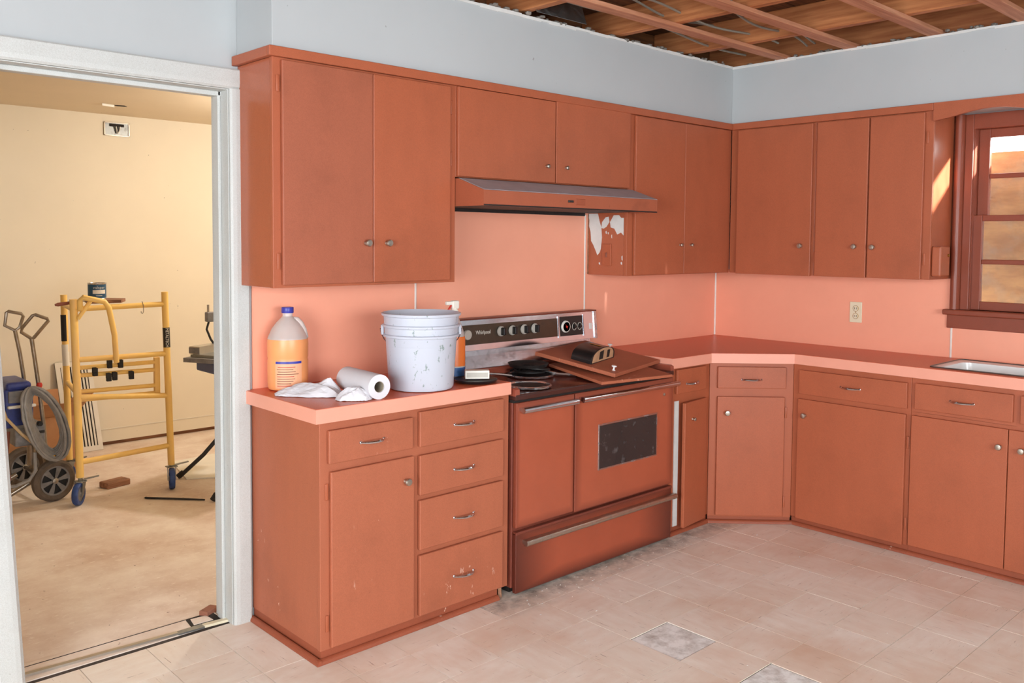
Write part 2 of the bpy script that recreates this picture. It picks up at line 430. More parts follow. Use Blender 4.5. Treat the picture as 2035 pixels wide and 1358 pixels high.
so.box(-3.2, -0.001, -DU, -0.001, ZT-.03, ZS, 0.002).box(-DU, -0.001, KY+.01, -DU, ZT-.03, ZS, 0.002)
so = so.build('wall_soffit', 'kitchen_wall'); tag(so, kind='structure')
# torn paper lip and loose filler left on the soffit's top edge
lp = MB()
x = -3.2
while x < -0.3:
    w = random.uniform(.05, .16); lp.box(x, min(x+w, -.28), -DU-.004, -DU+.012, ZS-random.uniform(.006, .014), ZS+random.uniform(.001, .006)); x += w
y = -DU
while y > -3.0:
    w = random.uniform(.06, .2); lp.box(-DU-.004, -DU+.012, y, y-w, ZS-random.uniform(.006, .014), ZS+random.uniform(.001, .006)); y -= w
lp.build('plaster_lip', 'gypsum', so)
# room beyond the doorway
wf = MB().box(-5.2, -0.2, 3.39, 3.52, 0.028, 2.5).build('wall_far', 'cream_wall'); tag(wf, kind='structure')
MB().box(-5.2, -0.2, 3.42, 3.52, 0.0, 0.03).build('sole_plate', 'scrap_wood', wf)
MB().box(-5.2, -0.2, 3.386, 3.392, 0.118, 0.122).build('paint_line', 'off_white', wf)
o = MB().box(-5.33, -5.2, 0.1, 3.5, 0, 2.5).build('wall_left', 'cream_wall'); tag(o, kind='structure')
o = MB().box(-0.2, -0.07, 0.13, 3.5, 0, 2.5).build('wall_east', 'cream_wall'); tag(o, kind='structure')
wi = MB()
wi.box(-5.2, XLT, 0.1305, 0.14, 0, 2.38).box(XJ, -0.2, 0.1305, 0.14, 0, 2.38).box(XL, XJ, 0.1305, 0.14, ZH, 2.38)
o = wi.build('wall_inner', 'cream_wall'); tag(o, kind='structure')
cb = MB().box(-5.2, -0.2, 0.1305, 3.52, 2.37, 2.45).build('ceiling', 'cream_ceiling'); tag(cb, kind='structure')
MB().prism([(-2.66, 2.88, 2.369), (-2.60, 2.86, 2.369), (-2.57, 2.90, 2.369), (-2.63, 2.91, 2.369)], (0, 0, -0.002)).build('ceiling_hole', 'dark_slot', cb)
MB().prism([(-2.74, 2.86, 2.369), (-2.66, 2.88, 2.369), (-2.65, 2.90, 2.369)], (0, 0, -0.014)).build('torn_paper_flap', 'off_white', cb)

# doorway casing, jamb and stop
dr = empty('door_1', (XJ, 0, 0), kind='structure')
def W(mb, name, mat, parent, smooth=False):           # world-built part under an unrotated parent
    pl = parent.location.copy(); p = parent.parent
    while p: pl += p.location; p = p.parent
    return mb.build(name, mat, parent, loc=-pl, smooth=smooth)
def casing_bar(a, b, wdir, w, t=0.02):
    """moulded board from a to b on the plane y=0, width w along wdir, rounded towards the opening"""
    a, b, wdir = Vector(a), Vector(b), Vector(wdir)
    prof = [(0, 0), (0, -t*.55), (w*.10, -t*.9), (w*.3, -t), (w*.93, -t), (w, -t*.8), (w, 0)]
    mb = MB(); ra = [mb.b.verts.new(a+wdir*p+Vector((0, q, 0))) for p, q in prof]; rb = [mb.b.verts.new(b+wdir*p+Vector((0, q, 0))) for p, q in prof]
    n = len(prof)
    for i in range(n): mb.b.faces.new((ra[i], ra[(i+1) % n], rb[(i+1) % n], rb[i]))
    mb.b.faces.new(ra); mb.b.faces.new(rb[::-1]); return mb
W(casing_bar((XJ, 0, 0), (XJ, 0, ZH), (1, 0, 0), 0.072), 'casing_board', 'casing_paint', dr)
W(casing_bar((XLB, 0, 0), (XLT, 0, ZH), (-1, 0, 0), 0.075), 'casing_board', 'casing_paint', dr)
W(casing_bar((XL-.075, 0, ZH), (XJ+.072, 0, ZH), (0, 0, 1), 0.074), 'casing_board', 'casing_paint', dr)
W(MB().box(XJ-.004, XJ-.0005, -.002, .14, 0, ZH, 0.001), 'jamb_board', 'casing_paint', dr)
W(MB().prism([(XLB, -.002, 0), (XLB+.004, -.002, 0), (XLT+.004, -.002, ZH), (XLT, -.002, ZH)], (0, .142, 0)), 'jamb_board', 'casing_paint', dr)
W(MB().box(XL, XJ, -.002, .14, ZH-.004, ZH-.0005, 0.001), 'jamb_board', 'casing_paint', dr)
W(MB().box(XJ-.017, XJ-.004, .055, .10, 0, ZH-.004, 0.003), 'door_stop', 'casing_paint', dr)
W(MB().prism([(XLB+.004, .055, 0), (XLB+.017, .055, 0), (XLT+.017, .055, ZH-.004), (XLT+.004, .055, ZH-.004)], (0, .045, 0)), 'door_stop', 'casing_paint', dr)
W(MB().box(XL, XJ, .055, .10, ZH-.022, ZH-.004, 0.003), 'door_stop', 'casing_paint', dr)
# threshold: worn board, metal strip, broken-out pocket in the corner
th = empty('threshold_strip', (-3.6, .08, 0), label='worn metal and wood floor strip across the open doorway', cat='threshold')
W(MB().prism([(-3.98, .105, 0.0002), (-3.245, .055, 0.0002), (-3.245, .15, 0.0002), (-3.98, .185, 0.0002)], (0, 0, .004)), 'threshold_board', 'dusty_subfloor', th)
W(MB().prism([(-3.975, .086, .0002), (-3.43, .052, .0002), (-3.43, .070, .0002), (-3.975, .105, .0002)], (0, 0, .009)), 'metal_strip', 'aluminium', th)
W(MB().prism([(-3.33, .043, .0002), (-3.17, .028, .0002), (-3.17, .052, .0002), (-3.33, .066, .0002)], (0, 0, .010)), 'metal_strip', 'ivory_plastic', th)
W(MB().prism([(-3.43, .047, .0002), (-3.33, .042, .0002), (-3.33, .075, .0002), (-3.43, .074, .0002)], (0, 0, .006)), 'splice_plate', 'galvanised', th)
W(MB().prism([(-3.37, .075, .0045), (-3.25, .068, .0045), (-3.25, .15, .0045), (-3.36, .15, .0045)], (0, 0, .0006)), 'broken_pocket', 'dark_slot', th)
W(MB().prism([(-3.355, .085, .0045), (-3.28, .08, .0045), (-3.285, .135, .0045), (-3.345, .14, .0045)], (0, 0, .003)), 'pocket_filler', 'dusty_subfloor', th)
W(MB().box(-3.98, -3.25, .152, .158, .0003, .0045), 'floor_crack', 'dark_slot', th)
bc = MB().box(-.035, .035, -.02, .02, 0, .022, .004).build('brick_chip', 'brick', None, (-3.262, .16, .0), rot=(0, 0, .5))
tag(bc, 'broken reddish chip of brick beside the foot of the right doorway jamb', 'rubble')

# ------------------------------------------------------------------ open kitchen ceiling
ce = empty('ceiling', (-1.5, -1.2, ZS), kind='structure')
for k, y in enumerate((-.59, -.985, -1.41, -1.81, -2.2, -2.6, -3.0, -3.4, -3.8, -4.2, -4.6, -5.0)):
    W(MB().box(KX+.01, -DU+.05, y-.035, y+.035, ZS+.002, ZS+.022, .002, 1), 'furring_strip', 'furring_wood', ce)
for x in (-6.1, -5.5, -4.9, -4.3, -3.7, -3.12, -2.53, -1.94, -1.275, -.665, -.12):
    W(MB().box(x-.024, x+.024, KY+.01, -.02, ZS+.022, ZS+.16, .003, 1), 'joist', 'joist_wood', ce)
y = 0.0
while y > KY+.15:
    W(MB().box(KX+.01, -.005, y-.146, y-.002, ZS+.16, ZS+.182, .002, 1), 'deck_plank', 'deck_wood', ce); y -= .149
W(MB().box(KX+.02, -.006, -.019, -.001, ZS+.003, ZS+.158, .002, 1), 'rim_board', 'deck_wood', ce)
W(MB().box(-.019, -.001, KY+.02, -.02, ZS+.003, ZS+.158, .002, 1), 'rim_board', 'deck_wood', ce)
def wav(x0, y0, x1, y1, z, amp, n=26, ph=0.0):
    out = []
    for i in range(n):
        t = i/(n-1); out.append((x0+(x1-x0)*t, y0+(y1-y0)*t+amp*math.sin(t*9+ph), z+.5*amp*math.sin(t*13+ph)))
    return out
for (x0, y0, x1, y1, z, a, ph) in ((-2.6, -.50, -.3, -.38, ZS+.05, .015, 0), (-2.4, -.62, -.9, -.55, ZS+.075, .02, 1), (-2.3, -.70, -.4, -.62, ZS+.06, .018, 2.2),
                                   (-1.9, -.98, -.3, -.74, ZS+.05, .02, 3), (-1.9, -1.02, -.3, -.80, ZS+.06, .012, 4)):
    W(MB().tube(wav(x0, y0, x1, y1, z, a, 26, ph), .0055, 6), 'cable', 'cable_grey', ce, True)
pl = MB()
pl.prism([(-1.93, -.33, ZS+.012), (-1.60, -.33, ZS+.012), (-1.60, -.29, ZS+.12), (-1.93, -.29, ZS+.12)], (0, .004, .0))
W(pl, 'duct_plate', 'galvanised', ce)
db = MB()
for k in range(420):
    if random.random() < .8: p = (random.uniform(-2.9, -.35), -DU+random.uniform(-.002, .09))
    else: p = (-DU+random.uniform(0, .09), random.uniform(-1.9, -.3))
    if -.9 < p[0] < -.4 and random.random() < .5: continue
    s = random.uniform(.005, .017); z = ZS+.002+random.uniform(0, .014)
    g = bmesh.ops.create_icosphere(db.b, subdivisions=1, radius=s)
    for v in g['verts']: v.co = Vector((v.co.x*random.uniform(.8, 1.6)+p[0], v.co.y*1.2+p[1], v.co.z*.8+z))
o = db.build('insulation_debris', 'dust_debris'); tag(o, 'grey crumbled insulation and plaster lying along the top of the soffit', 'debris', kind='stuff')

# ------------------------------------------------------------------ backsplash panels on the walls
for (x0, x1, z1) in ((-3.15, -2.362, ZB+.01), (-2.362, -1.236, 1.70), (-1.236, -.004, ZB+.01)):
    MB().box(x0+.001, x1-.001, -.006, 0, ZC, z1).build('backsplash_panel', 'backsplash', wb)
MB().box(-1.235, -1.16, -.006, 0, ZB+.011, 1.70).build('backsplash_panel', 'backsplash', wb)
for (y0, y1, z1) in ((-.006, -1.434, ZB+.01), (-1.434, -2.6, 1.09)):
    MB().box(-.006, 0, y0-.001, y1+.001, ZC, z1).build('backsplash_panel', 'backsplash', wr)
for x, z1 in ((-2.362, ZB), (-1.236, 1.64)):
    MB().box(x-.005, x+.005, -.0095, 0, ZC, z1, .002, 1).build('seam_strip', 'white_trim', wb)
MB().box(-.013, 0, -.013, 0, ZC, ZB, .004, 1).build('seam_strip', 'white_trim', wb)
MB().box(-.0095, 0, -1.439, -1.429, ZC, 1.07, .002, 1).build('seam_strip', 'white_trim', wr)

# ------------------------------------------------------------------ cabinet hardware (shared meshes; front of a cabinet is local y=0, -y towards the room)
KN = mesh_of(MB().lathe([(.009, 0), (.006, .006), (.005, .012), (.0125, .016), (.0145, .021), (.012, .026), (.004, .0275)], 18, axis='y-'), 'old_nickel')
KNS = mesh_of(MB().lathe([(.006, 0), (.004, .006), (.004, .009), (.009, .012), (.010, .016), (.007, .019), (.002, .020)], 14, axis='y-'), 'old_nickel')
hp = []; hr = []
for i in range(15):
    t = i/14*2-1
    hp.append((t*.052, -.004-.022*(1-t*t)**.8, 0)); hr.append(.0032+.0032*(1-t*t))
hmb = MB().tube(hp, hr, 8)
for sgn in (-1, 1): hmb.lathe([(.0065, 0), (.006, .003), (.003, .005)], 10, centre=(sgn*.05, 0, 0), axis='y-')
HN = mesh_of(hmb, 'chrome')
HG = mesh_of(MB().box(-.006, .006, -.005, 0, -.03, .03, .0045, 3), 'cabinet_paint')
def front(parent, name, x0, x1, z0, z1, mat='cabinet_paint', t=.018, pull=None, hinges=(), bev=.004, y0=0.0):
    """door or drawer front: a lipped slab standing proud of the face frame"""
    mb = MB().box(x0, x1, y0-t, y0-.0022, z0, z1, bev, 3)
    o = mb.build(name, mat, parent)
    if pull:
        kind, px, pz = pull
        if kind == 'knob': inst(KN, 'knob', o, (px, y0-t, pz))
        elif kind == 'small': inst(KNS, 'knob', o, (px, y0-t, pz))
        else: inst(HN, 'handle', o, (px, y0-t, pz))
    for hx, hz in hinges: inst(HG, 'hinge', o, (hx, y0-.0005, hz))
    return o
def carcass(parent, w, d, z0, z1, mat='cabinet_paint', rail=None):
    """box with a face frame that is 2 mm proud of the end panel"""
    MB().box(.003, w-.001, .019, d, z0, z1, .0015, 1).build('carcass', mat, parent)
    MB().box(0, w, 0, .0195, z0, z1, .002, 2).build('face_frame', mat, parent)

# ------------------------------------------------------------------ left base cabinet with drawers
BX = -3.156
c = empty('base_cabinet', (BX, -D, 0), label='terracotta base cabinet with five drawer fronts and one door beside the doorway', cat='cabinet')
carcass(c, .898, D-.002, .045, ZC-TH, 'cabinet_paint_worn')
MB().box(.006, .845, .006, D-.004, 0.001, .045).build('base_board', 'base_paint', c)
front(c, 'drawer', .028, .392, .713, .832, 'cabinet_paint_worn', pull=('h', .207, .772))
for z0, z1 in ((.712, .848), (.525, .680), (.313, .506), (.055, .292)):
    front(c, 'drawer', .424, .856, z0, z1, 'cabinet_paint_worn', pull=('h', .642, (z0+z1)/2-.004))
front(c, 'door', .036, .398, .054, .684, 'cabinet_paint_worn', pull=('knob', .356, .595), hinges=((.026, .613), (.026, .141)))
def shoe(parent, a, b, mat='base_paint', r=.016):
    a, b = Vector(a), Vector(b); d = (b-a).normalized(); n = Vector((d.y, -d.x, 0))   # to the right of a->b
    mb = MB(); prof = [(0, 0)]+[(r*math.cos(t*PI/10), 1.15*r*math.sin(t*PI/10)) for t in range(6)]
    ra = [mb.b.verts.new(a+n*p+Vector((0, 0, q+.0008))) for p, q in prof]; rb = [mb.b.verts.new(b+n*p+Vector((0, 0, q+.0008))) for p, q in prof]
    k = len(prof)
    for i in range(k): mb.b.faces.new((ra[i], ra[(i+1) % k], rb[(i+1) % k], rb[i]))
    mb.b.faces.new(ra); mb.b.faces.new(rb[::-1])
    mb.build('shoe_moulding', mat, parent)
shoe(c, (-.002, D-.004, 0), (-.002, -.012, 0)); shoe(c, (-.014, .004, 0), (.845, .004, 0))
MB().prism([(.858, .012, .001), (.872, .006, .001), (.876, .02, .001), (.868, .03, .001)], (.006, .012, .048)).build('splintered_wood', 'scrap_wood', c)
MB().prism([(.85, .03, .001), (.895, .03, .001), (.895, .05, .001), (.85, .05, .001)], (0, 0, .043)).build('toe_block', 'dark_slot', c)

def band(parent, a, b, z0, z1, t=.003):
    a, b = Vector(a), Vector(b); d = (b-a).normalized(); n = Vector((d.y, -d.x, 0))
    MB().prism([a+Vector((0, 0, z0)), b+Vector((0, 0, z0)), b+n*t+Vector((0, 0, z0)), a+n*t+Vector((0, 0, z0))], (0, 0, z1-z0)).build('edge_band', 'edge_laminate', parent)
ct = empty('countertop', (-3.183, -.536, ZC-TH), label='short terracotta laminate countertop with pink edge, left of the range', cat='countertop')
W(MB().box(-3.18, -2.268, -.533, -.0065, ZC-TH+.001, ZC), 'worktop', 'top_laminate', ct)
l0 = Vector((3.183, .536, -(ZC-TH)))
def band_w(ct, a, b, z1=ZC-.0012):
    o = ct.location; band(ct, (a[0]-o.x, a[1]-o.y, 0), (b[0]-o.x, b[1]-o.y, 0), .0005, z1-o.z)
band_w(ct, (-3.18, -.0065), (-3.18, -.533)); band_w(ct, (-3.183, -.533), (-2.265, -.533)); band_w(ct, (-2.268, -.533), (-2.268, -.02))

# ------------------------------------------------------------------ upper cabinets
HG2 = ((-1, 0))
def upper(label, loc, rz, w, z0, z1=2.150, name='wall_cabinet', d=DU):
    c = empty(name, (loc[0], loc[1], z0), rz, label, 'cabinet')
    MB().box(.003, w-.001, .019, d-.0015, 0, z1-z0, .0015, 1).build('carcass', 'cabinet_paint_gloss', c)
    MB().box(0, w, 0, .0195, 0, z1-z0, .002, 2).build('face_frame', 'cabinet_paint', c)
    return c
ZU = ZB
c = upper('terracotta two-door wall cabinet above the jug and bucket, beside the doorway', (-3.201, -DU), 0, .845, ZU)
f = lambda x0, x1, z0, z1, **k: front(c, 'door', x0, x1, z0-ZU, z1-ZU, **k)
f(.031, .4185, 1.331, 2.140, mat='cabinet_paint_dull', pull=('knob', .386, .165), hinges=((.020, .735), (.020, .097)))
f(.4205, .807, 1.331, 2.140, pull=('knob', .483, .165), hinges=((.822, .735), (.822, .52), (.812, .097)))
c = upper('short terracotta two-door wall cabinet directly above the range hood', (-2.3555, -DU), 0, 1.140, 1.767)
front(c, 'door', .003, .590, .003, .379, pull=('small', .531, .077), bev=.003)
front(c, 'door', .597, 1.138, .003, .383, pull=('small', .660, .077), bev=.003)
c = upper('terracotta two-door wall cabinet between range hood and room corner, peeling end panel', (-1.215, -DU), 0, .94, ZU)
front(c, 'door', .045, .4695, .004, .822, pull=('small', .433, .161), bev=.003)
front(c, 'door', .4715, .895, .004, .822, pull=('small', .530, .161), bev=.003, hinges=())
# peeling paint and a painted-over switch on the end panel that faces the range
def onside(pts, t=.0018): return [(.003, DU+y, z-ZU) for y, z in pts]
def peel(pts):
    q = [(.003, DU+y, z-ZU) for y, z in pts]
    MB().prism(q, (-.0016, 0, 0)).build('peeled_patch', 'gypsum', c)
peel([(-.006, 1.645), (-.075, 1.645), (-.085, 1.61), (-.10, 1.57), (-.105, 1.52), (-.098, 1.46), (-.09, 1.44), (-.075, 1.425), (-.062, 1.45), (-.045, 1.48), (-.03, 1.50), (-.025, 1.55), (-.014, 1.58), (-.016, 1.61)])
peel([(-.105, 1.60), (-.13, 1.625), (-.15, 1.628), (-.155, 1.60), (-.135, 1.575), (-.115, 1.565), (-.10, 1.57)])
peel([(-.16, 1.60), (-.185, 1.635), (-.22, 1.635), (-.235, 1.62), (-.252, 1.62), (-.252, 1.53), (-.235, 1.545), (-.21, 1.535), (-.19, 1.565), (-.165, 1.572)])
for (y, z, w, h) in ((-.13, 1.55, .006, .012), (-.145, 1.545, .005, .01), (-.17, 1.53, .004, .016), (-.24, 1.42, .006, .02), (-.235, 1.39, .008, .012), (-.085, 1.385, .008, .01)):
    peel([(y, z), (y-w, z+h*.3), (y-w*1.2, z-h), (y-w*.3, z-h*.8)])
sw = MB().box(-.003, .003, DU-.172, DU-.110, 1.37-ZU, 1.485-ZU, .0025, 2).build('switch_plate', 'cabinet_paint', c)
MB().box(-.009, -.002, DU-.146, DU-.137, 1.415-ZU, 1.44-ZU, .002, 1).build('toggle', 'handle_brown', sw)
MB().box(-.001, .0035, DU-.012, DU-.0015, 1.322-ZU, 1.645-ZU, .001, 1).build('rough_edge_strip', 'scrap_wood', c)
c = upper('terracotta single-door wall cabinet in the corner, on the window wall', (-DU, -.279), -PI/2, .529, ZU)
front(c, 'door', .052, .515, -.003, .822, pull=('knob', .462, .161), bev=.003, hinges=((.043, .10),))
c = upper('terracotta two-door wall cabinet standing next to the window', (-DU, -.808), -PI/2, .613, ZU)
front(c, 'door', .013, .295, -.001, .822, pull=('knob', .238, .160), bev=.003, hinges=((.006, .10), (.006, .70)))
front(c, 'door', .303, .575, .000, .822, pull=('knob', .335, .158), bev=.003, hinges=((.585, .10), (.585, .70)))
bo = MB().box(-.057, .057, -.023, .023, -.074, .074, .008, 3).build('door_chime', 'cabinet_paint', None, (-.206, -1.4455, 1.412))
tag(bo, 'small painted box fixed to the end panel of the cabinet by the window', 'box')
MB().lathe([(.007, 0), (.007, .006), (.002, .007)], 12, centre=(0, 0, 0), axis='y-').build('screw', 'brass', bo, (.03, -.0228, .03))
# crown strip along the top of all uppers, and the scalloped board over the window
tr = empty('trim_1', (-3.2, -DU, 2.15), kind='structure')
t = .0217
W(MB().box(-3.2-t, -DU-.0002, -DU-t, -DU, 2.148, ZT, .003, 2), 'crown_strip', 'cabinet_paint', tr)
W(MB().box(-3.2-t, -3.2, -DU, -.001, 2.148, ZT, .003, 2), 'crown_strip', 'cabinet_paint', tr)
W(MB().box(-DU-t, -DU, -1.4215, -DU-t, 2.148, ZT, .003, 2), 'crown_strip', 'cabinet_paint', tr)
val = MB()
prof = [(-1.4225, ZT), (-1.4225, 2.097)]
for i in range(25):
    y = -1.455-i*(.46/24); u = i/24
    prof.append((y, 2.101+.035*math.sin(u*PI)**1.3))
for i in range(24):
    y = -1.925-i*(.32/24); u = i/23
    prof.append((y, 2.101+.035*math.sin(u*PI)**1.3))
prof += [(-2.26, 2.097), (-2.26, ZT)]
val.prism([(-DU-.019, y, z) for y, z in prof], (.019, 0, 0))
val = val.build('window_valance', 'cabinet_paint'); tag(val, 'scalloped terracotta valance board spanning above the window', 'valance')

# ------------------------------------------------------------------ range hood
XH0, XH1 = -2.352, -1.200
h = empty('range_hood', (XH0, -.293, 1.643), label='greasy terracotta range hood with grey sloping top over the stove', cat='range hood')
yb, yf = -.2945, -.455
hd = MB()
hd.prism([(XH0, -.008, 1.760), (XH0, yb, 1.760), (XH0, yf, 1.707), (XH0, yf, 1.643), (XH0, yf+.012, 1.643), (XH0, yf+.012, 1.69), (XH0, yb+.02, 1.735), (XH0, -.008, 1.735)], (XH1-XH0, 0, 0))
hd.prism([(XH0-.0012, -.008, 1.7605), (XH0-.0012, yb, 1.7605), (XH0-.0012, yf-.0005, 1.7075), (XH0-.0012, yf-.0005, 1.643), (XH0-.0012, -.008, 1.643)], (.006, 0, 0))
hd.prism([(XH1+.0012, -.008, 1.7605), (XH1+.0012, yb, 1.7605), (XH1+.0012, yf-.0005, 1.7075), (XH1+.0012, yf-.0005, 1.643), (XH1+.0012, -.008, 1.643)], (-.006, 0, 0))
W(hd, 'hood_shell', 'hood_paint', h)
tp = MB().prism([(XH0+.001, yb-.001, 1.7612), (XH1-.001, yb-.001, 1.7612), (XH1-.001, yf-.001, 1.7082), (XH0+.001, yf-.001, 1.7082)], (0, 0, .0016))
W(tp, 'hood_top', 'hood_grey', h)
W(MB().box(XH0+.004, XH1-.004, yf+.015, -.009, 1.648, 1.652), 'hood_underside', 'burnt_black', h)
W(MB().box(-1.85, -1.815, yf-.006, yf, 1.672, 1.682, .002, 1), 'switch', 'black_enamel', h)
W(MB().box(-1.80, -1.735, yf-.003, yf, 1.662, 1.69, .002, 1), 'control_plate', 'base_paint', h)
W(MB().box(XH0, XH1, yf-.0015, yf, 1.643, 1.649, .0006, 1), 'bottom_lip', 'burnt_black', h)
w2 = MB()
w2.box(-2.345, -1.24, -.0085, -.006, 1.632, 1.650)
W(w2, 'underside_shade', 'burnt_black', h)  # black strip on the wall, standing in for the hood's shaded underside

# ------------------------------------------------------------------ range (stove)
RX0, RX1, RF = -2.247, -1.156, -.520
g = empty('electric_range', (-1.7, -.3, 0), label='coppertone electric range with two oven doors and chrome handles', cat='range')
W(MB().box(RX0+.002, RX1-.002, RF, -.02, .03, .83, .004), 'body', 'copper_body', g)
W(MB().box(RX0+.02, RX1-.02, RF+.03, -.03, .001, .03), 'plinth', 'dark_slot', g)
def handle_bar(parent, x0, x1, z, yf, r=.011, reach=.035):
    mb = MB()
    pr = [(yf+.001, z+.012), (yf-reach*.6, z+.013), (yf-reach, z+.006), (yf-reach, z-.006), (yf-reach*.85, z-.010), (yf-reach*.5, z-.006), (yf+.001, z-.004)]
    mb.prism([(x0, y, zz) for y, zz in pr], (x1-x0, 0, 0))
    mb.b.normal_update()
    return W(mb, 'handle', 'worn_chrome', parent)
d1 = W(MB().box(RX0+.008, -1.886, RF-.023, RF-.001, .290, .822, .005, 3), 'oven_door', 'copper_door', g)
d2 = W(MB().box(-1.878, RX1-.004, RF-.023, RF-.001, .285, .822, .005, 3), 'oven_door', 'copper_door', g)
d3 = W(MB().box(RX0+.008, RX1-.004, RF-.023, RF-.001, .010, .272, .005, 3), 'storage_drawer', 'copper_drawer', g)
def sub(o, mb, name, mat, smooth=False):
    b = mb.build(name, mat, o, smooth=smooth); return b          # o's local frame is the world frame here (part at -parent.loc)
def world_child(o, mb, name, mat, smooth=False): return mb.build(name, mat, o, loc=(0, 0, 0), smooth=smooth)
def hb(o, x0, x1, z, reach=.038, hm='chrome'):
    yf = RF-.023; mb = MB()
    pr = [(yf+.001, z+.013), (yf-reach*.45, z+.0145)]+[(yf-reach*(.72+.28*math.cos(a)), z+.002+.0125*math.sin(a)) for a in [math.radians(90-20*k) for k in range(11)]]+[(yf-reach*.5, z-.004), (yf+.001, z-.001)]
    mb.prism([(x0, y, zz) for y, zz in pr], (x1-x0, 0, 0)); world_child(o, mb, 'handle', hm, True)
hb(d1, -2.225, -1.892, .790); hb(d2, -1.858, -1.150, .792); hb(d3, -2.20, -1.150, .222, .032, 'old_nickel')
world_child(d3, MB().box(RX0+.008, RX1-.004, RF-.026, RF-.004, .262, .274, .002, 1), 'top_ledge', 'copper_body')
world_child(d2, MB().box(-1.725, -1.290, RF-.0265, RF-.0225, .449, .662, .0015, 2), 'window_rim', 'worn_chrome')
world_child(d2, MB().box(-1.718, -1.297, RF-.028, RF-.0225, .456, .655, .001, 1), 'window_glass', 'oven_glass')
world_child(d2, MB().lathe([(.008, 0), (.008, .004), (.003, .006)], 12, centre=(-1.235, RF-.023, .745), axis='y-'), 'screw_cap', 'old_nickel')
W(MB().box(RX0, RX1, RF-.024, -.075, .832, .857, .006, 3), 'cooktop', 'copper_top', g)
ck = g
for xa, xb in ((RX0, RX0+.026), (RX1-.026, RX1)):
    W(MB().prism([(xa, RF-.022, .85), (xa, RF-.020, .878), (xa, RF-.005, .884), (xa, -.08, .884), (xa, -.08, .85)], (xb-xa, 0, 0)), 'side_rail', 'copper_rim', g)
W(MB().box(RX0+.026, RX1-.026, -.10, -.075, .855, .900, .006, 2), 'back_rail', 'copper_rim', g)
W(MB().box(RX0, RX1, RF-.010, RF+.02, .822, .8335), 'door_gap', 'dark_slot', g)
# backguard
BG0, BG1, BY = -2.195, -1.212, -.074
bgp = W(MB().prism([(BG0, BY+.012, 1.128), (BG0, BY, .985), (BG0, -.012, .975), (BG0, -.012, 1.128)], (BG1-BG0, 0, 0)), 'backguard', 'chrome', g)
W(MB().prism([(BG0+.012, BY+.014, .984), (BG0+.012, BY+.034, .978), (BG0+.012, BY+.030, .955), (BG0+.012, BY+.004, .896), (BG0+.012, -.015, .896), (BG0+.012, -.015, .984)], (BG1-BG0-.024, 0, 0)), 'splash_plate', 'splash_chrome', g)
W(MB().box(BG0-.004, BG1+.004, BY+.004, -.010, 1.127, 1.134, .002, 1), 'top_trim', 'copper_body', g)
def slant(z): return BY+.012*(z-.985)/.143
def bgbox(name, x0, x1, z0, z1, t, mat, off=0.0):
    mb = MB(); a0, a1 = slant(z0)-off, slant(z1)-off
    mb.prism([(x0, a0+.001, z0), (x1, a0+.001, z0), (x1, a0-t, z0), (x0, a0-t, z0)], (0, a1-a0, z1-z0))
    return world_child(bgp, mb, name, mat)
bgbox('control_panel', -2.182, -1.506, 1.012, 1.104, .002, 'bronze_panel')
bgbox('clock_panel', -1.492, -1.316, 1.010, 1.110, .002, 'black_enamel')
bgbox('panel_divider', -1.503, -1.494, 1.004, 1.114, .005, 'chrome')
bgbox('panel_divider', -1.312, -1.305, 1.004, 1.114, .005, 'chrome')
bgbox('end_cap', -1.228, BG1+.002, .984, 1.128, .006, 'worn_chrome')
bgbox('outlet_plate', -1.262, -1.246, 1.035, 1.065, .003, 'white_trim')
def knob_at(x, z, r, mats, name='burner_knob'):
    y = slant(z)-.002
    k = world_child(bgp, MB().lathe([(r*1.05, 0), (r, .008), (r*.92, .010)], 20, centre=(x, y, z), axis='y-'), name, mats[0], True)
    return k
for x in (-1.900, -1.825, -1.745, -1.672):
    knob_at(x, 1.064, .024, ('pale_dial',))
    y = slant(1.064)-.012
    world_child(bgp, MB().lathe([(.0255, 0), (.0255, .004), (.022, .006)], 20, centre=(x, y+.012, 1.064), axis='y-'), 'knob_skirt', 'black_enamel', True)
    world_child(bgp, MB().box(x-.008, x+.010, y-.022, y+.001, 1.046, 1.083, .004, 2), 'knob_grip', 'black_enamel')
knob_at(-2.112, 1.060, .023, ('pale_dial',), 'light_dial')
tx = text('Whirlpool', 'lettering', 'off_white', bgp, (-2.012, slant(1.065)-.003, 1.066), .026, sx=.85)
knob_at(-1.449, 1.058, .030, ('off_white',), 'clock_rim'); knob_at(-1.449, 1.058, .027, ('black_enamel',), 'clock_face')
yk = slant(1.058)-.013
for a, ln in ((2.2, .020), (.4, .013), (-1.2, .016)):
    world_child(bgp, MB().prism([(-1.449-.0012*math.sin(a), yk, 1.058+.0012*math.cos(a)), (-1.449+ln*math.cos(a), yk, 1.058+ln*math.sin(a)), (-1.449+.0012*math.sin(a), yk, 1.058-.0012*math.cos(a))], (0, -.001, 0)), 'clock_hand', 'red_plastic')
world_child(bgp, MB().lathe([(.006, 0), (.005, .004)], 12, centre=(-1.449, yk+.001, 1.058), axis='y-'), 'clock_hub', 'red_plastic')
for x in (-1.383, -1.342):
    world_child(bgp, MB().tube([(x+.015*math.cos(a*PI/12), slant(1.056)-.004, 1.056+.019*math.sin(a*PI/12)) for a in range(24)], .0016, 6, closed=True), 'timer_ring', 'pale_dial')
    world_child(bgp, MB().lathe([(.010, 0), (.009, .010), (.006, .011)], 14, centre=(x, slant(1.056)-.002, 1.056), axis='y-'), 'timer_knob', 'black_enamel', True)
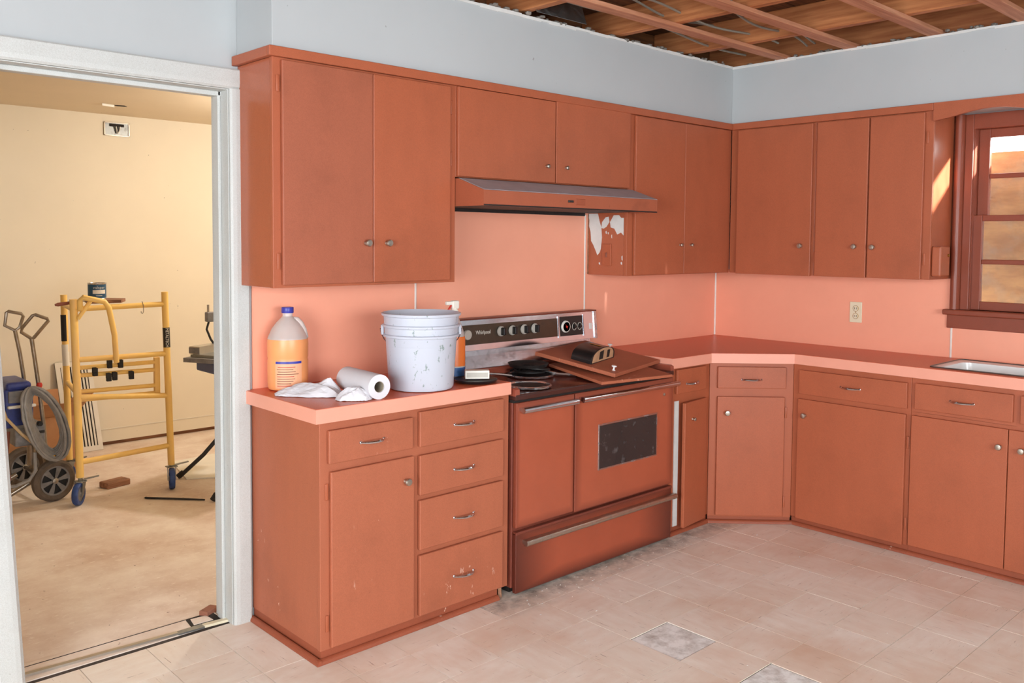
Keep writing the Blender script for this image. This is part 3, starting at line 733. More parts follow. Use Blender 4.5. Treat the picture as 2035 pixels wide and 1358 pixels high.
# burners: one open bowl in front, heaped black coil and bowl behind
def ring(name, mat, cx, cy, z, R, r, n=32):
    return W(MB().tube([(cx+R*math.cos(2*PI*k/n), cy+R*math.sin(2*PI*k/n), z) for k in range(n)], r, 8, closed=True), name, mat, g, True)
def bowl(cx, cy, R):
    W(MB().lathe([(R*.25, .8595), (R*.55, .8600), (R*.80, .8615), (R, .8655), (R*1.05, .8640)], 32, centre=(cx, cy, 0), cap0=True, cap1=False), 'drip_bowl', 'burnt_black', g, True)
    ring('burner_ring', 'worn_chrome', cx, cy, .8655, R*1.02, .006)
bowl(-2.06, -.435, .090); bowl(-1.84, -.215, .105); bowl(-1.36, -.42, .105); bowl(-1.40, -.2, .085)
W(MB().lathe([(.052, .8605), (.052, .8645), (.03, .8645)], 20, centre=(-2.07, -.455, 0)), 'burner_opening', 'dark_slot', g)
def coil(cx, cy, z, R, turns=3.4, tilt=0.0, r=.0052, dx=0.0):
    pts = []
    for k in range(72):
        a = k/71*turns*2*PI; rr = .022+(R-.022)*k/71
        pts.append((cx+rr*math.cos(a), cy+rr*math.sin(a), z+tilt*rr*math.cos(a)+.0))
    pts.append((pts[-1][0]+.05, pts[-1][1]+.03, z+tilt*R)); return MB().tube(pts, r, 6)
W(coil(-1.84, -.205, .883, .088), 'coil_element', 'burnt_black', g, True)
W(coil(-1.85, -.25, .902, .080, tilt=-.12), 'coil_element', 'burnt_black', g, True)
W(MB().lathe([(.03, .912), (.085, .915), (.095, .925), (.097, .925), (.088, .909), (.03, .906)], 24, centre=(-1.865, -.225, 0), cap0=False, cap1=False), 'coil_support', 'burnt_black', g, True)
W(MB().tube([(-1.78, -.25, .88), (-1.75, -.31, .87), (-1.71, -.35, .868), (-1.69, -.37, .866)], .008, 8), 'coil_terminal', 'worn_chrome', g, True)

# two loose cabinet doors lying on the cooktop, a half-round appliance on the upper one
def slab(name, Lc, F, R, t, mat, label, cat):
    Lc, F, R = Vector(Lc), Vector(F), Vector(R); B = Lc+R-F; n = (R-F).cross(Lc-F).normalized()
    if n.z < 0: n = -n
    o = MB(); o.prism([F, R, B, Lc], -n*t)
    es = o.b.edges[:]; bmesh.ops.bevel(o.b, geom=es, offset=.002, segments=2, affect='EDGES', profile=.5)
    root = empty(name, tuple((F+B)/2), label=label, cat=cat)
    p = o.build('door_panel', mat, root, loc=-root.location)
    return root, F, (R-F), (Lc-F), n
F2 = Vector((-1.765, -.597, .869)); u2 = Vector((.430, -.070, 0)); w2v = Vector((.066, .40, .034))
slab('loose_cabinet_door', F2+w2v, F2, F2+u2, .014, 'cabinet_paint_worn', 'lower of two loose terracotta cabinet doors lying on the cooktop', 'cabinet door')
F1 = Vector((-1.658, -.584, .8935))
ld, F, U, V, NN = slab('loose_cabinet_door', (-1.763, -.168, .9635), F1, (-1.170, -.465, .9035), .018, 'cabinet_paint_worn', 'upper loose terracotta cabinet door, tilted, with a black appliance on it', 'cabinet door')
def onboard(u, v, hgt=0.0): return F+U*u+V*v+NN*hgt
for (u, v) in ((.111, .086), (.93, .62)):
    p = onboard(u, v)
    MB().lathe([(.009, 0), (.004, .004), (.004, .014), (.012, .018), (.012, .022), (.004, .024)], 14, centre=p-ld.location, axis=(U.normalized(), NN.cross(U.normalized()), NN)).build('knob', 'white_enamel', ld, smooth=True)

cx_ = Vector((-4.7431, -3.1758, 1.5008))
TA = empty('toaster', (-1.55, -.36, .93), label='black half-round metal toaster with tan two-slot end, on the loose doors', cat='toaster')
def toaster(A, B, Cc, n):
    """A back-left, B front corner, Cc right corner of the base; axis A->B is the length, half-round end across B->Cc"""
    A, B, Cc = Vector(A), Vector(B), Vector(Cc); ax = (A-B); wv = (Cc-B); W_ = wv.length; wn = wv.normalized(); Rr = W_/2; c0 = B+wv/2
    def arc(c, r, hz=1.0): return [c-wn*r]+[c+(-wn*math.cos(t*PI/16)*r)+n*(math.sin(t*PI/16)**.75*r*hz+.012) for t in range(0, 17)]+[c+wn*r]
    hz = .43
    o = -TA.location
    MB().prism([p+ax*.02 for p in arc(c0, Rr, hz)], ax*.98).build('shell', 'black_enamel', TA, loc=o, smooth=True)
    MB().prism([p for p in arc(c0, Rr*1.02, hz)], ax*.035).build('end_rim', 'burnt_black', TA, loc=o, smooth=True)
    MB().prism([p-ax*.006 for p in arc(c0+n*.004, Rr*.9, hz)], ax*.012).build('end_plate', 'tan_end', TA, loc=o)
    for s0, s1, h1 in ((-.36, -.02, .80), (.30, .54, .70)):
        q = [c0+wn*(Rr*s0)+n*.012, c0+wn*(Rr*s1)+n*.012, c0+wn*(Rr*s1)+n*(Rr*hz*h1+.012), c0+wn*(Rr*s0)+n*(Rr*hz*h1*(.88 if s0 < 0 else 1)+.012)]
        MB().prism([p-ax*.010 for p in q], ax*.006).build('slot', 'dark_slot', TA, loc=o)
    top = c0+ax*.5+n*(Rr*hz+.0125)
    MB().prism([top-ax*.32-wn*.006, top-ax*.32+wn*.006, top+ax*.25+wn*.006, top+ax*.25-wn*.006], n*.002).build('top_scratch', 'brass', TA, loc=o)
def hitboard(u, v):
    d = fw+rt2*((u-1017.5)/1749.566)-up2*((v-571.02)/1749.566)
    tt = (F-cx_).dot(NN)/d.dot(NN); return cx_+d*tt
toaster((-1.675, -.322, .9362), (-1.653, -.430, .9192), (-1.406, -.360, .9252), NN)

# ------------------------------------------------------------------ right-hand base cabinets
c = empty('base_cabinet', (-1.150, -D, 0), label='narrow terracotta base cabinet with door ajar, right beside the range', cat='cabinet')
carcass(c, .348, D-.002, .045, ZC-TH)
MB().box(.004, .346, .006, D-.004, 0.001, .045).build('base_board', 'base_paint', c)
front(c, 'drawer', .042, .296, .728, .852, pull=('h', .169, .775), bev=.003)
MB().box(.040, .075, -.004, .0, .045, .69).build('bare_stile', 'gypsum', c)
dd = MB().box(-.232, 0, -.018, 0, .040, .683, .003, 2).build('door', 'cabinet_paint', c, (.300, -.002, 0), rot=(0, 0, math.radians(7)))
inst(KNS, 'knob', dd, (-.155, -.018, .592))
shoe(c, (0, .002, 0), (.345, .002, 0))
LD = math.hypot(.312, .312)
c = empty('base_cabinet', (-.80, -D, 0), -PI/4, 'diagonal terracotta corner base cabinet with one drawer and door', 'cabinet')
wdt = .4415
MB().box(.002, wdt-.002, .019, .3, .045, ZC-TH, .001, 1).build('carcass', 'cabinet_paint', c)
MB().box(0, wdt, 0, .0195, .035, ZC-TH, .002, 2).build('face_frame', 'cabinet_paint', c)
MB().box(.002, wdt-.002, .006, .3, 0.001, .045).build('base_board', 'base_paint', c)
front(c, 'drawer', .040, .398, .728, .842, pull=('h', .218, .775), bev=.003)
front(c, 'door', .040, .394, .045, .683, pull=('knob', .090, .598), bev=.003, hinges=((.404, .60), (.404, .12)))
shoe(c, (-.004, .0, 0), (wdt+.004, .0, 0))
yS = -D-.312
c = empty('base_cabinet', (-DW, yS, 0), -PI/2, 'wide terracotta base cabinet with one drawer above one wide door', 'cabinet')
carcass(c, .615, DW-.002, .045, ZC-TH)
MB().box(.0, .615, .012, DW-.004, 0.001, .045).build('base_board', 'base_paint', c)
front(c, 'drawer', .040, .600, .708, .834, pull=('h', .319, .772), bev=.003)
front(c, 'door', .036, .597, .045, .682, pull=('knob', .078, .598), bev=.003, hinges=((.606, .545), (.606, .15)))
shoe(c, (0, .008, 0), (.615, .008, 0))
c = empty('sink_cabinet', (-DW, yS-.616, 0), -PI/2, 'terracotta sink base cabinet under the white sink, with paired doors', 'cabinet')
carcass(c, .92, DW-.002, .045, .70)
MB().box(0, .92, 0, .0195, .695, ZC-TH, .002, 2).build('top_rail', 'cabinet_paint', c)
MB().box(.0, .92, .012, DW-.004, 0.001, .045).build('base_board', 'base_paint', c)
front(c, 'drawer', .020, .446, .714, .838, pull=('h', .233, .773), bev=.003)
front(c, 'drawer', .475, .90, .714, .838, pull=('h', .69, .773), bev=.003)
front(c, 'door', .008, .430, .052, .682, pull=('knob', .398, .600), bev=.003)
front(c, 'door', .433, .86, .052, .682, pull=('knob', .489, .597), bev=.003)
shoe(c, (0, .008, 0), (.92, .008, 0))
# countertop right with sink opening
ct = empty('countertop', (-.819, -.536, ZC-TH), label='long terracotta laminate countertop with pink edge around the corner to the sink', cat='countertop')
SY0, SY1, SX0, SX1 = -1.505, -2.16, -.440, -.060
tp = MB()
z0, hh = ZC-TH+.001, TH-.001
tp.prism([(-1.152, -.0065, z0), (-1.152, -.533, z0), (-.8178, -.533, z0), (-.505, -.8378, z0), (-.505, SY0, z0), (-.0065, SY0, z0), (-.0065, -.0065, z0)], (0, 0, hh))
tp.box(-.505, SX0, SY1, SY0, z0, ZC).box(SX1, -.0065, SY1, SY0, z0, ZC).box(-.505, -.0065, -2.42, SY1, z0, ZC)
W(tp, 'worktop', 'top_laminate', ct)
band_w(ct, (-1.155, -.533), (-.8178, -.533)); band_w(ct, (-.8178, -.533), (-.505, -.8378)); band_w(ct, (-.505, -.8378), (-.505, -2.42)); band_w(ct, (-1.152, -.02), (-1.152, -.533))
sk = empty('kitchen_sink', (-.25, -1.83, ZC), label='white enamel kitchen sink with metal rim set in the countertop', cat='sink')
sb = MB()
def rrect(x0, x1, y0, y1, r, z, n=5):
    out = []
    for cx, cy, a0 in ((x1-r, y1-r, 0), (x0+r, y1-r, 90), (x0+r, y0+r, 180), (x1-r, y0+r, 270)):
        for k in range(n+1):
            a = math.radians(a0+90*k/n); out.append((cx+r*math.cos(a), cy+r*math.sin(a), z))
    return out
def loft(mb, loops, cap=True):
    rs = [[mb.b.verts.new(Vector(p)) for p in lp_] for lp_ in loops]; n = len(rs[0])
    for a, b in zip(rs, rs[1:]):
        for k in range(n): mb.b.faces.new((a[k], a[(k+1) % n], b[(k+1) % n], b[k]))
    if cap: mb.b.faces.new(rs[-1])
    return mb
y0, y1 = SY1, SY0
loft(sb, [rrect(SX0-.004, SX1+.004, y0-.004, y1+.004, .02, ZC+.0015), rrect(SX0+.015, SX1-.03, y0+.02, y1-.02, .03, ZC+.003), rrect(SX0+.03, SX1-.06, y0+.035, y1-.035, .04, ZC-.002),
          rrect(SX0+.042, SX1-.07, y0+.047, y1-.047, .05, ZC-.12), rrect(SX0+.08, SX1-.11, y0+.09, y1-.09, .05, ZC-.165)])
W(sb, 'basin', 'white_enamel', sk, True)
W(MB().tube(rrect(SX0-.005, SX1+.005, y0-.005, y1+.005, .022, ZC+.002), .004, 6, closed=True), 'metal_rim', 'galvanised', sk, True)
W(MB().lathe([(.04, ZC-.164), (.042, ZC-.161), (.03, ZC-.160), (.028, ZC-.163)], 20, centre=(-.27, -1.83, 0)), 'drain', 'chrome', sk, True)

# ------------------------------------------------------------------ window
wn = empty('window_1', (0, WY0, WZ0), kind='structure')
col = []
for k in range(9):
    a = PI*k/8; col.append((-.002-.040*math.sin(a)**.8, -1.4235-.0245*(1-math.cos(a))))
mb = MB().prism([(x, y, 1.166) for x, y in col], (0, 0, 2.15-1.166)); W(mb, 'round_casing', 'window_paint', wn, True)
col2 = [(x, 2*(WY0+WY1)/2-y) for x, y in col]
W(MB().prism([(x, y, 1.166) for x, y in col2], (0, 0, 2.15-1.166)), 'round_casing', 'window_paint', wn, True)
W(MB().box(-.014, .0, -1.512, -1.4725, 1.166, 2.15, .003), 'flat_casing', 'window_paint', wn)
W(MB().box(-.014, .0, WY1-.031, WY1+.009, 1.166, 2.15, .003), 'flat_casing', 'window_paint', wn)
W(MB().box(-.016, .0, WY1+.009, -1.512, 2.075, 2.15, .003), 'head_casing', 'window_paint', wn)
W(MB().box(-.055, .06, WY1-.10, -1.402, 1.138, 1.165, .006, 3), 'stool', 'window_paint', wn)
W(MB().box(-.020, -.0065, WY1-.09, -1.413, 1.068, 1.138, .004, 2), 'apron', 'window_paint', wn)
W(MB().box(.0, .12, WY0-.012, WY0+.0, 1.165, 2.09).box(.0, .12, WY1, WY1+.012, 1.165, 2.09).box(.0, .12, WY1, WY0, 2.078, 2.09), 'jamb_lining', 'window_paint', wn)
def sash(x0, z0, z1, rail_b, rail_t, yL, yR, st, mz):
    s = MB()
    s.box(x0, x0+.03, yL-st, yL, z0, z1, .003).box(x0, x0+.03, yR, yR+st, z0, z1, .003)
    s.box(x0, x0+.03, yR+st, yL-st, z0, z0+rail_b, .003).box(x0, x0+.03, yR+st, yL-st, z1-rail_t, z1, .003)
    o = W(s, 'sash', 'window_paint', wn)
    o2 = MB().box(x0+.003, x0+.027, yR+st, yL-st, mz-.012, mz+.012, .004).build('muntin', 'window_paint', o)
    for a, b in ((z0+rail_b, mz-.012), (mz+.012, z1-rail_t)):
        MB().box(x0+.013, x0+.016, yR+st-.002, yL-st+.002, a-.002, b+.002).build('pane', 'window_glass', o)
sash(.022, 1.166, 1.645, .043, .030, -1.512, WY1+.009, .042, 1.410)
sash(.056, 1.615, 2.078, .030, .044, -1.5155, WY1+.0125, .052, 1.842)
bd = MB().box(.185, .200, -2.40, -1.30, 1.05, 1.972, .001).build('plywood_sheet', 'plywood')
tag(bd, 'plywood sheet nailed over the outside of the window, open gap on top', 'board')
# duplex outlet
oc = empty('wall_outlet', (-.0065, -.926, 1.116), -PI/2, 'ivory duplex wall outlet on the pink backsplash left of the window', 'outlet')
MB().box(-.035, .035, -.005, 0, -.057, .057, .003, 2).build('cover_plate', 'ivory_plastic', oc)
for zz in (.021, -.021):
    r_ = MB().lathe([(.0165, 0), (.0165, .0015), (.014, .002)], 20, centre=(0, -.005, zz), axis='y-').build('receptacle', 'brass', oc)
    MB().lathe([(.0145, 0), (.0145, .0012)], 20, centre=(0, -.0062, zz), axis='y-').build('socket_face', 'ivory_plastic', r_)
    for xx in (-.006, .006): MB().box(xx-.0013, xx+.0013, -.0082, -.006, zz-.005, zz+.006).build('slot', 'dark_slot', r_)
MB().lathe([(.003, 0), (.002, .001)], 10, centre=(0, -.005, 0), axis='y-').build('screw', 'brass', oc)

# ------------------------------------------------------------------ things on the left counter
# jug of orange cleaner
j = empty('cleaner_jug', (-3.043, -.090, ZC), label='cloudy plastic gallon jug half full of orange cleaner with blue cap', cat='jug')
R_ = .078
MB().lathe([(.056, .003), (.070, .011), (.0735, .03), (.0735, .115), (.071, .122), (.0735, .129), (.0745, .185), (.0765, .1995), (.075, .205), (.060, .238), (.042, .262), (.026, .278), (.019, .286), (.019, .305)], 32).build('bottle', 'cloudy_plastic', j, smooth=True)
MB().lathe([(.062, .0005), (.0742, .006), (.0777, .03), (.0777, .115), (.0752, .122), (.0777, .129), (.0785, .185), (.0768, .1985), (.02, .1990)], 32).build('liquid', 'orange_cleaner', j, smooth=True)
MB().lathe([(.0225, .298), (.0235, .300), (.0235, .318), (.022, .321), (.004, .3215)], 24).build('cap', 'blue_plastic', j, smooth=True)
hd = [(.018, -.010, .276), (.031, -.017, .272), (.043, -.024, .256), (.053, -.030, .232), (.061, -.034, .200)]
MB().tube(hd, [.008, .011, .012, .012, .010], 10).build('handle', 'cloudy_plastic', j, smooth=True)
def arc_panel(r, a0, a1, z0, z1, n=10):
    mb = MB(); a = [mb.b.verts.new((r*math.cos(a0+(a1-a0)*k/n), r*math.sin(a0+(a1-a0)*k/n), z0)) for k in range(n+1)]
    b = [mb.b.verts.new((r*math.cos(a0+(a1-a0)*k/n), r*math.sin(a0+(a1-a0)*k/n), z1)) for k in range(n+1)]
    for k in range(n): mb.b.faces.new((a[k], a[k+1], b[k+1], b[k]))
    return mb
lb = arc_panel(.0783, math.radians(205), math.radians(282), .012, .118).build('label', 'jug_label', j)
arc_panel(.0788, math.radians(206), math.radians(281), .108, .117).build('label_band', 'blue_plastic', lb)
for k in range(9):
    arc_panel(.0788, math.radians(210+random.uniform(0, 3)), math.radians(250+random.uniform(0, 26)), .022+.009*k, .0245+.009*k, 8).build('print_line', 'red_plastic' if k % 4 == 0 else 'handle_brown', lb)
# bucket
b = empty('plastic_bucket', (-2.630, -.402, ZC), label='white paint-smeared plastic bucket with wire handle on the short countertop', cat='bucket')
bk = [(.10, .001), (.1235, .003), (.128, .012), (.1405, .205), (.1505, .208), (.1515, .216), (.1435, .219), (.145, .243), (.1525, .246), (.153, .254), (.146, .257), (.1485, .287), (.156, .290), (.157, .299), (.151, .301), (.1475, .294), (.127, .02), (.10, .012)]
MB().lathe(bk, 48).build('tub', 'bucket_plastic', b, smooth=True)
ha = math.radians(180+40)
ex = Vector((math.cos(math.radians(-37)), math.sin(math.radians(-37)), 0))
MB().box(-.012, .012, -.006, .006, -.02, .02, .004).build('handle_ear', 'bucket_plastic', b, tuple(ex*-.152+Vector((0, 0, .232))), rot=(0, 0, math.radians(53)))
MB().box(-.012, .012, -.006, .006, -.02, .02, .004).build('handle_ear', 'bucket_plastic', b, tuple(ex*.152+Vector((0, 0, .232))), rot=(0, 0, math.radians(53)))
ey = Vector((-ex.y, ex.x, 0))
hp = []
for k in range(17):
    a = PI*k/16
    q = -ex*math.cos(a)*.160+ey*math.sin(a)*.156+Vector((0, 0, .236-.125*math.sin(a)))
    hp.append(q)
MB().tube(hp, .0022, 6).build('bail_handle', 'worn_chrome', b, smooth=True)
# paper towel roll
PA, PB = Vector((-2.884, -.262, ZC)), Vector((-2.905, -.512, ZC))
r = empty('paper_towel_roll', tuple((PA+PB)/2), label='white paper towel roll lying on its side in front of the bucket', cat='paper roll')
ax = (PB-PA).normalized(); sd = ax.cross(Vector((0, 0, 1))).normalized(); ln = (PB-PA).length
o = PA-r.location+Vector((0, 0, .046))
MB().lathe([(.021, 0), (.046, .001), (.0465, ln*.5), (.046, ln-.001), (.021, ln), (.020, ln-.03), (.020, .03)], 28, centre=o, axis=(sd, Vector((0, 0, 1)), ax), cap0=False, cap1=False).build('towel', 'tissue', r, smooth=True)
MB().lathe([(.0205, .004), (.0205, ln-.004), (.0188, ln-.004), (.0188, .004)], 24, centre=o, axis=(sd, Vector((0, 0, 1)), ax), cap0=False, cap1=False).build('card_tube', 'card_core', r, smooth=True)
# crumpled paper: creased sheets
import mathutils
def crumple(name, cx, cy, sx, sy, hgt, seed, rz, label, peaks=()):
    """a torn sheet pushed up into a few sharp folds: ridges and dents on a coarse grid, flat shaded"""
    mb = MB(); n = 16; rnd = random.Random(seed); grid = []
    cr = [(rnd.uniform(0, PI), rnd.uniform(-.5, .5), rnd.uniform(.5, 1.0)) for _ in range(4)]
    for i in range(n+1):
        row = []
        for k in range(n+1):
            u, v = i/n*2-1, k/n*2-1
            e = max(0.0, 1-max(abs(u), abs(v))**2.2)
            f = 0.0
            for a, o_, am in cr: f = max(f, am*(1-1.5*abs(math.cos(a)*u+math.sin(a)*v-o_)))
            hz = hgt*e**.7*(.22+.78*max(0, f))+rnd.uniform(0, .05)*hgt
            for (pu, pv, ph, pw) in peaks: hz += ph*max(0, 1-math.hypot(u-pu, v-pv)/pw)
            q = 1-.22*abs(u*v)-.10*math.sin(2.2*u+seed)*abs(v)+.08*math.sin(2.7*v+seed)*abs(u)
            x_, y_ = u*sx*q+rnd.uniform(-.02, .02)*sx, v*sy*q+rnd.uniform(-.02, .02)*sy
            row.append(mb.b.verts.new((x_*math.cos(rz)-y_*math.sin(rz), x_*math.sin(rz)+y_*math.cos(rz), max(.0012, hz))))
        grid.append(row)
    for i in range(n):
        for k in range(n):
            a, b, c_, d = grid[i][k], grid[i+1][k], grid[i+1][k+1], grid[i][k+1]
            if (i+k+seed) % 2: mb.b.faces.new((a, b, c_)); mb.b.faces.new((a, c_, d))
            else: mb.b.faces.new((a, b, d)); mb.b.faces.new((b, c_, d))
    o = mb.build(name, 'tissue', None, (cx, cy, ZC+.0006))
    md = o.modifiers.new('thick', 'SOLIDIFY'); md.thickness = .0008
    tag(o, label, 'paper'); return o
crumple('crumpled_paper', -3.048, -.262, .130, .066, .060, 3, -.75, 'large crumpled white paper towel in front of the orange jug', peaks=((.62, .2, .035, .35),))
crumple('crumpled_paper', -2.978, -.455, .062, .046, .058, 8, -.6, 'small crumpled white paper piece at the end of the towel roll')
# spray bottle behind the bucket
s = empty('spray_bottle', (-2.378, -.300, ZC), label='orange spray bottle with white trigger, half hidden behind the bucket', cat='spray bottle')
MB().lathe([(.036, .002), (.046, .006), (.047, .03), (.047, .14), (.044, .17), (.032, .205), (.018, .235), (.015, .25)], 24).build('bottle', 'cloudy_plastic', s, smooth=True)
MB().lathe([(.0474, .05), (.0474, .150), (.0455, .163)], 24, cap0=False, cap1=False).build('label', 'spray_orange', s, smooth=True)
MB().lathe([(.0478, .012), (.0478, .045)], 24, cap0=False, cap1=False).build('lower_label', 'label_blue', s, smooth=True)
MB().lathe([(.017, .245), (.017, .262), (.012, .27)], 16).build('collar', 'off_white', s, smooth=True)
t_ = MB().box(-.016, .02, -.011, .011, .268, .300, .005).box(-.045, -.012, -.007, .007, .284, .298, .003).build('trigger_head', 'off_white', s)
s.scale = (1, 1, 1.10)
MB().tube([(-.014, 0, .284), (-.030, 0, .268), (-.034, 0, .245)], .004, 6).build('trigger', 'red_plastic', s)
# burner coil and white carton at the counter's end
e = empty('burner_pan', (-2.378, -.440, ZC), label='round black burner pan with bent terminal lying by the range', cat='burner')
MB().lathe([(.07, .002), (.086, .004), (.092, .012), (.090, .015), (.084, .011), (.03, .010)], 32).build('pan', 'black_enamel', e, smooth=True)
MB().tube([(.07, .04, .013), (.12, .055, .016), (.16, .03, .013), (.205, .0, .006)], .006, 8).build('terminal', 'worn_chrome', e, smooth=True)
bx = MB().box(-.050, .050, -.022, .022, 0, .034, .002).build('white_carton', 'off_white', None, (-2.368, -.437, ZC+.0152), rot=(0, 0, math.radians(-36)))
MB().box(-.044, .044, -.0226, -.0219, .006, .026).build('carton_print', 'pale_dial', bx)
tag(bx, 'small white carton standing on the black burner pan', 'box')

# ------------------------------------------------------------------ room beyond: scaffold
sc = empty('mini_scaffold', (-2.92, 2.05, 0), label='yellow steel mini scaffold on casters standing in the far room', cat='scaffold')
A = (-3.170, 2.045); Bp = (-2.668, 2.025)
def P3(x, z):
    t = (x-A[0])/(Bp[0]-A[0]); return (x, A[1]+(Bp[1]-A[1])*t, z)
def tb(pts, r, name, mat='scaffold_yellow'): return W(MB().tube(pts, r, 12), name, mat, sc, True)
po = tb([P3(A[0]-.012, 1.155), P3(A[0], .60), P3(A[0]+.006, .15)], .0205, 'post')
po2 = tb([P3(Bp[0]-.014, 1.18), P3(Bp[0], .60), P3(Bp[0]+.012, .14)], .0195, 'post')
for zl, zr in ((1.100, 1.108), (.815, .812), (.605, .560), (.235, .258)):
    tb([P3(A[0], zl), P3(Bp[0], zr)], .0155, 'rung')
gtz = ((.765, .762), (.722, .716), (.630, .622), (.583, .577))
for zl, zr in gtz: tb([(A[0]+.01, 2.075, zl), (-2.725, 2.065, zr)], .0125, 'tray_bar')
W(MB().box(-2.735, -2.703, 2.052, 2.080, .548, .790, .004), 'tray_end_plate', 'scaffold_yellow', sc)
tb([(-3.165, 1.99, 1.10), (-3.17, 1.975, 1.150), (-3.155, 1.97, 1.168), (-3.045, 1.96, 1.140), (-3.022, 1.96, 1.105), (-2.992, 1.965, .95), (-2.975, 1.99, .79)], .0155, 'bent_guard_tube')
tb([(-3.165, 2.03, 1.045), (-3.10, 2.015, 1.145)], .011, 'corner_brace')
rp = tb([(-3.085, 2.55, 1.15), (-3.07, 2.55, .14)], .019, 'post')
tb([(-3.085, 2.55, 1.09), (-3.17, 2.05, 1.09)], .014, 'rung'); tb([(-3.075, 2.55, .62), (-3.165, 2.05, .62)], .014, 'rung')
W(MB().tube([(-3.0855, 2.55, 1.03), (-3.0825, 2.55, .87)], .0196, 12), 'black_sleeve', 'black_rubber', sc, True)
W(MB().tube([(-3.082, 2.55, .85), (-3.0785, 2.55, .72)], .0198, 12), 'white_sleeve', 'off_white', sc, True)
W(MB().tube([P3(Bp[0]-.0085, .968), P3(Bp[0]-.0055, .850)], .0202, 16), 'sticker', 'black_enamel', sc, True)
text('METALTECH', 'lettering', 'off_white', sc, (-2.680+2.92, 2.002-2.05, .909), .026, rot=(PI/2, PI/2, 0), sx=.78)
for (x, z) in ((-2.992, .775), (-2.932, .772), (-3.072, .738), (-2.998, .700), (-2.965, .703), (-2.872, .700)):
    W(MB().box(x-.013, x+.013, 2.040, 2.062, z-.024, z+.022, .003).box(x-.018, x+.004, 2.036, 2.05, z-.004, z+.026, .002), 'spring_clip', 'black_rubber', sc)
def caster(x, y, rz, Rw=.062):
    q = MB().tube([(x, y, .165), (x, y, .125)], .012, 10).box(x-.03, x+.03, y-.025, y+.025, .125, .132, .003)
    ca, sa = math.cos(rz), math.sin(rz)
    for s_ in (-1, 1):
        ox, oy = -sa*.021*s_, ca*.021*s_
        q.prism([(x+ox-ca*.022, y+oy-sa*.022, .128), (x+ox+ca*.022, y+oy+sa*.022, .128), (x+ox-ca*.028+ca*.014, y+oy-sa*.028+sa*.014, .052), (x+ox-ca*.028-ca*.012, y+oy-sa*.028-sa*.012, .052)], (-sa*.003*s_, ca*.003*s_, 0))
    o = W(q, 'caster_fork', 'galvanised', sc)
    cxw, cyw = x-ca*.028, y-sa*.028
    axs = (Vector((ca, sa, 0)), Vector((0, 0, 1)), Vector((-sa, ca, 0)))
    wl = MB().lathe([(.040, -.014), (Rw-.004, -.016), (Rw, -.010), (Rw, .010), (Rw-.004, .016), (.040, .014)], 28, centre=(cxw, cyw, Rw), axis=axs, cap0=False, cap1=False).build('caster_tyre', 'caster_blue', o, smooth=True)
    MB().lathe([(.012, -.019), (.016, -.012), (.042, -.011), (.042, .011), (.016, .012), (.012, .019)], 20, centre=(cxw, cyw, Rw), axis=axs).build('caster_hub', 'sprayer_grey', o, smooth=True)
    MB().prism([(x+.01, y-.02, .134), (x+.085, y-.05, .150), (x+.09, y-.03, .150), (x+.02, y+.01, .134)], (0, 0, .004)).build('brake_pedal', 'galvanised', o)
caster(-3.163, 2.045, .9); caster(-2.655, 2.025, 1.25); caster(-3.07, 2.55, .4)
W(MB().tube([(-2.812, 2.03, 1.128), (-2.812, 2.01, 1.105), (-2.812, 2.01, 1.07), (-2.818, 2.01, 1.058), (-2.825, 2.01, 1.062), (-2.826, 2.01, 1.073)], .0022, 6), 'wire_hook', 'steel_tube', sc, True)
# board, can and roller handle on its top
bb = MB().prism([(-3.10, 2.06, 0), (-2.93, 2.03, 0), (-2.86, 2.16, 0), (-2.96, 2.27, 0), (-3.07, 2.22, 0)], (0, 0, .018)).build('scrap_board', 'scrap_wood', None, (0, 0, 1.1245), rot=(0, 0, 0))
tag(bb, 'dark scrap of wood lying on top of the yellow scaffold under the paint can', 'board')
cn = empty('paint_can', (-3.022, 2.150, 1.1426), label='blue labelled metal paint can standing on top of the yellow scaffold', cat='paint can')
MB().lathe([(.046, 0), (.0495, .002), (.050, .006), (.0485, .008), (.0485, .088), (.0505, .091), (.0505, .096), (.044, .096), (.042, .092), (.005, .092)], 32).build('can', 'worn_chrome', cn, smooth=True)
lb = MB().lathe([(.0489, .010), (.0489, .087)], 32, cap0=False, cap1=False).build('label', 'can_blue', cn, smooth=True)
arc_panel(.0493, math.radians(225), math.radians(310), .034, .056).build('label_panel', 'off_white', lb)
def arc_text(body, r, z, a_mid, size, parent, mat):
    wd = [size*{'l': .27, 'i': .27, 's': .44, 'r': .40}.get(q, .55) for q in body]; x0 = -sum(wd)/2
    for chh, w_ in zip(body, wd):
        a = a_mid+(x0+w_/2)/r; x0 += w_
        text(chh, 'lettering', mat, parent, (r*math.cos(a), r*math.sin(a), z), size, rot=(PI/2, 0, a+PI/2), ext=.0003)
arc_text('valspar', .0494, .069, math.radians(265), .020, lb, 'off_white')
arc_panel(.0493, math.radians(245), math.radians(285), .022, .0245, 6).build('print_line', 'off_white', lb)
hl = empty('roller_handle', (-3.2, 2.03, 1.13), label='reddish brown tool handle poking off the left end of the scaffold top', cat='tool')
MB().tube([(-.075, .02, -.004), (-.06, .02, -.002), (.0, .03, .004), (.02, .035, .006)], [.006, .0105, .009, .006], 10).build('grip', 'handle_brown', hl, smooth=True)
MB().tube([(.02, .035, .006), (.10, .055, .012)], .004, 8).build('shank', 'steel_tube', hl, smooth=True)

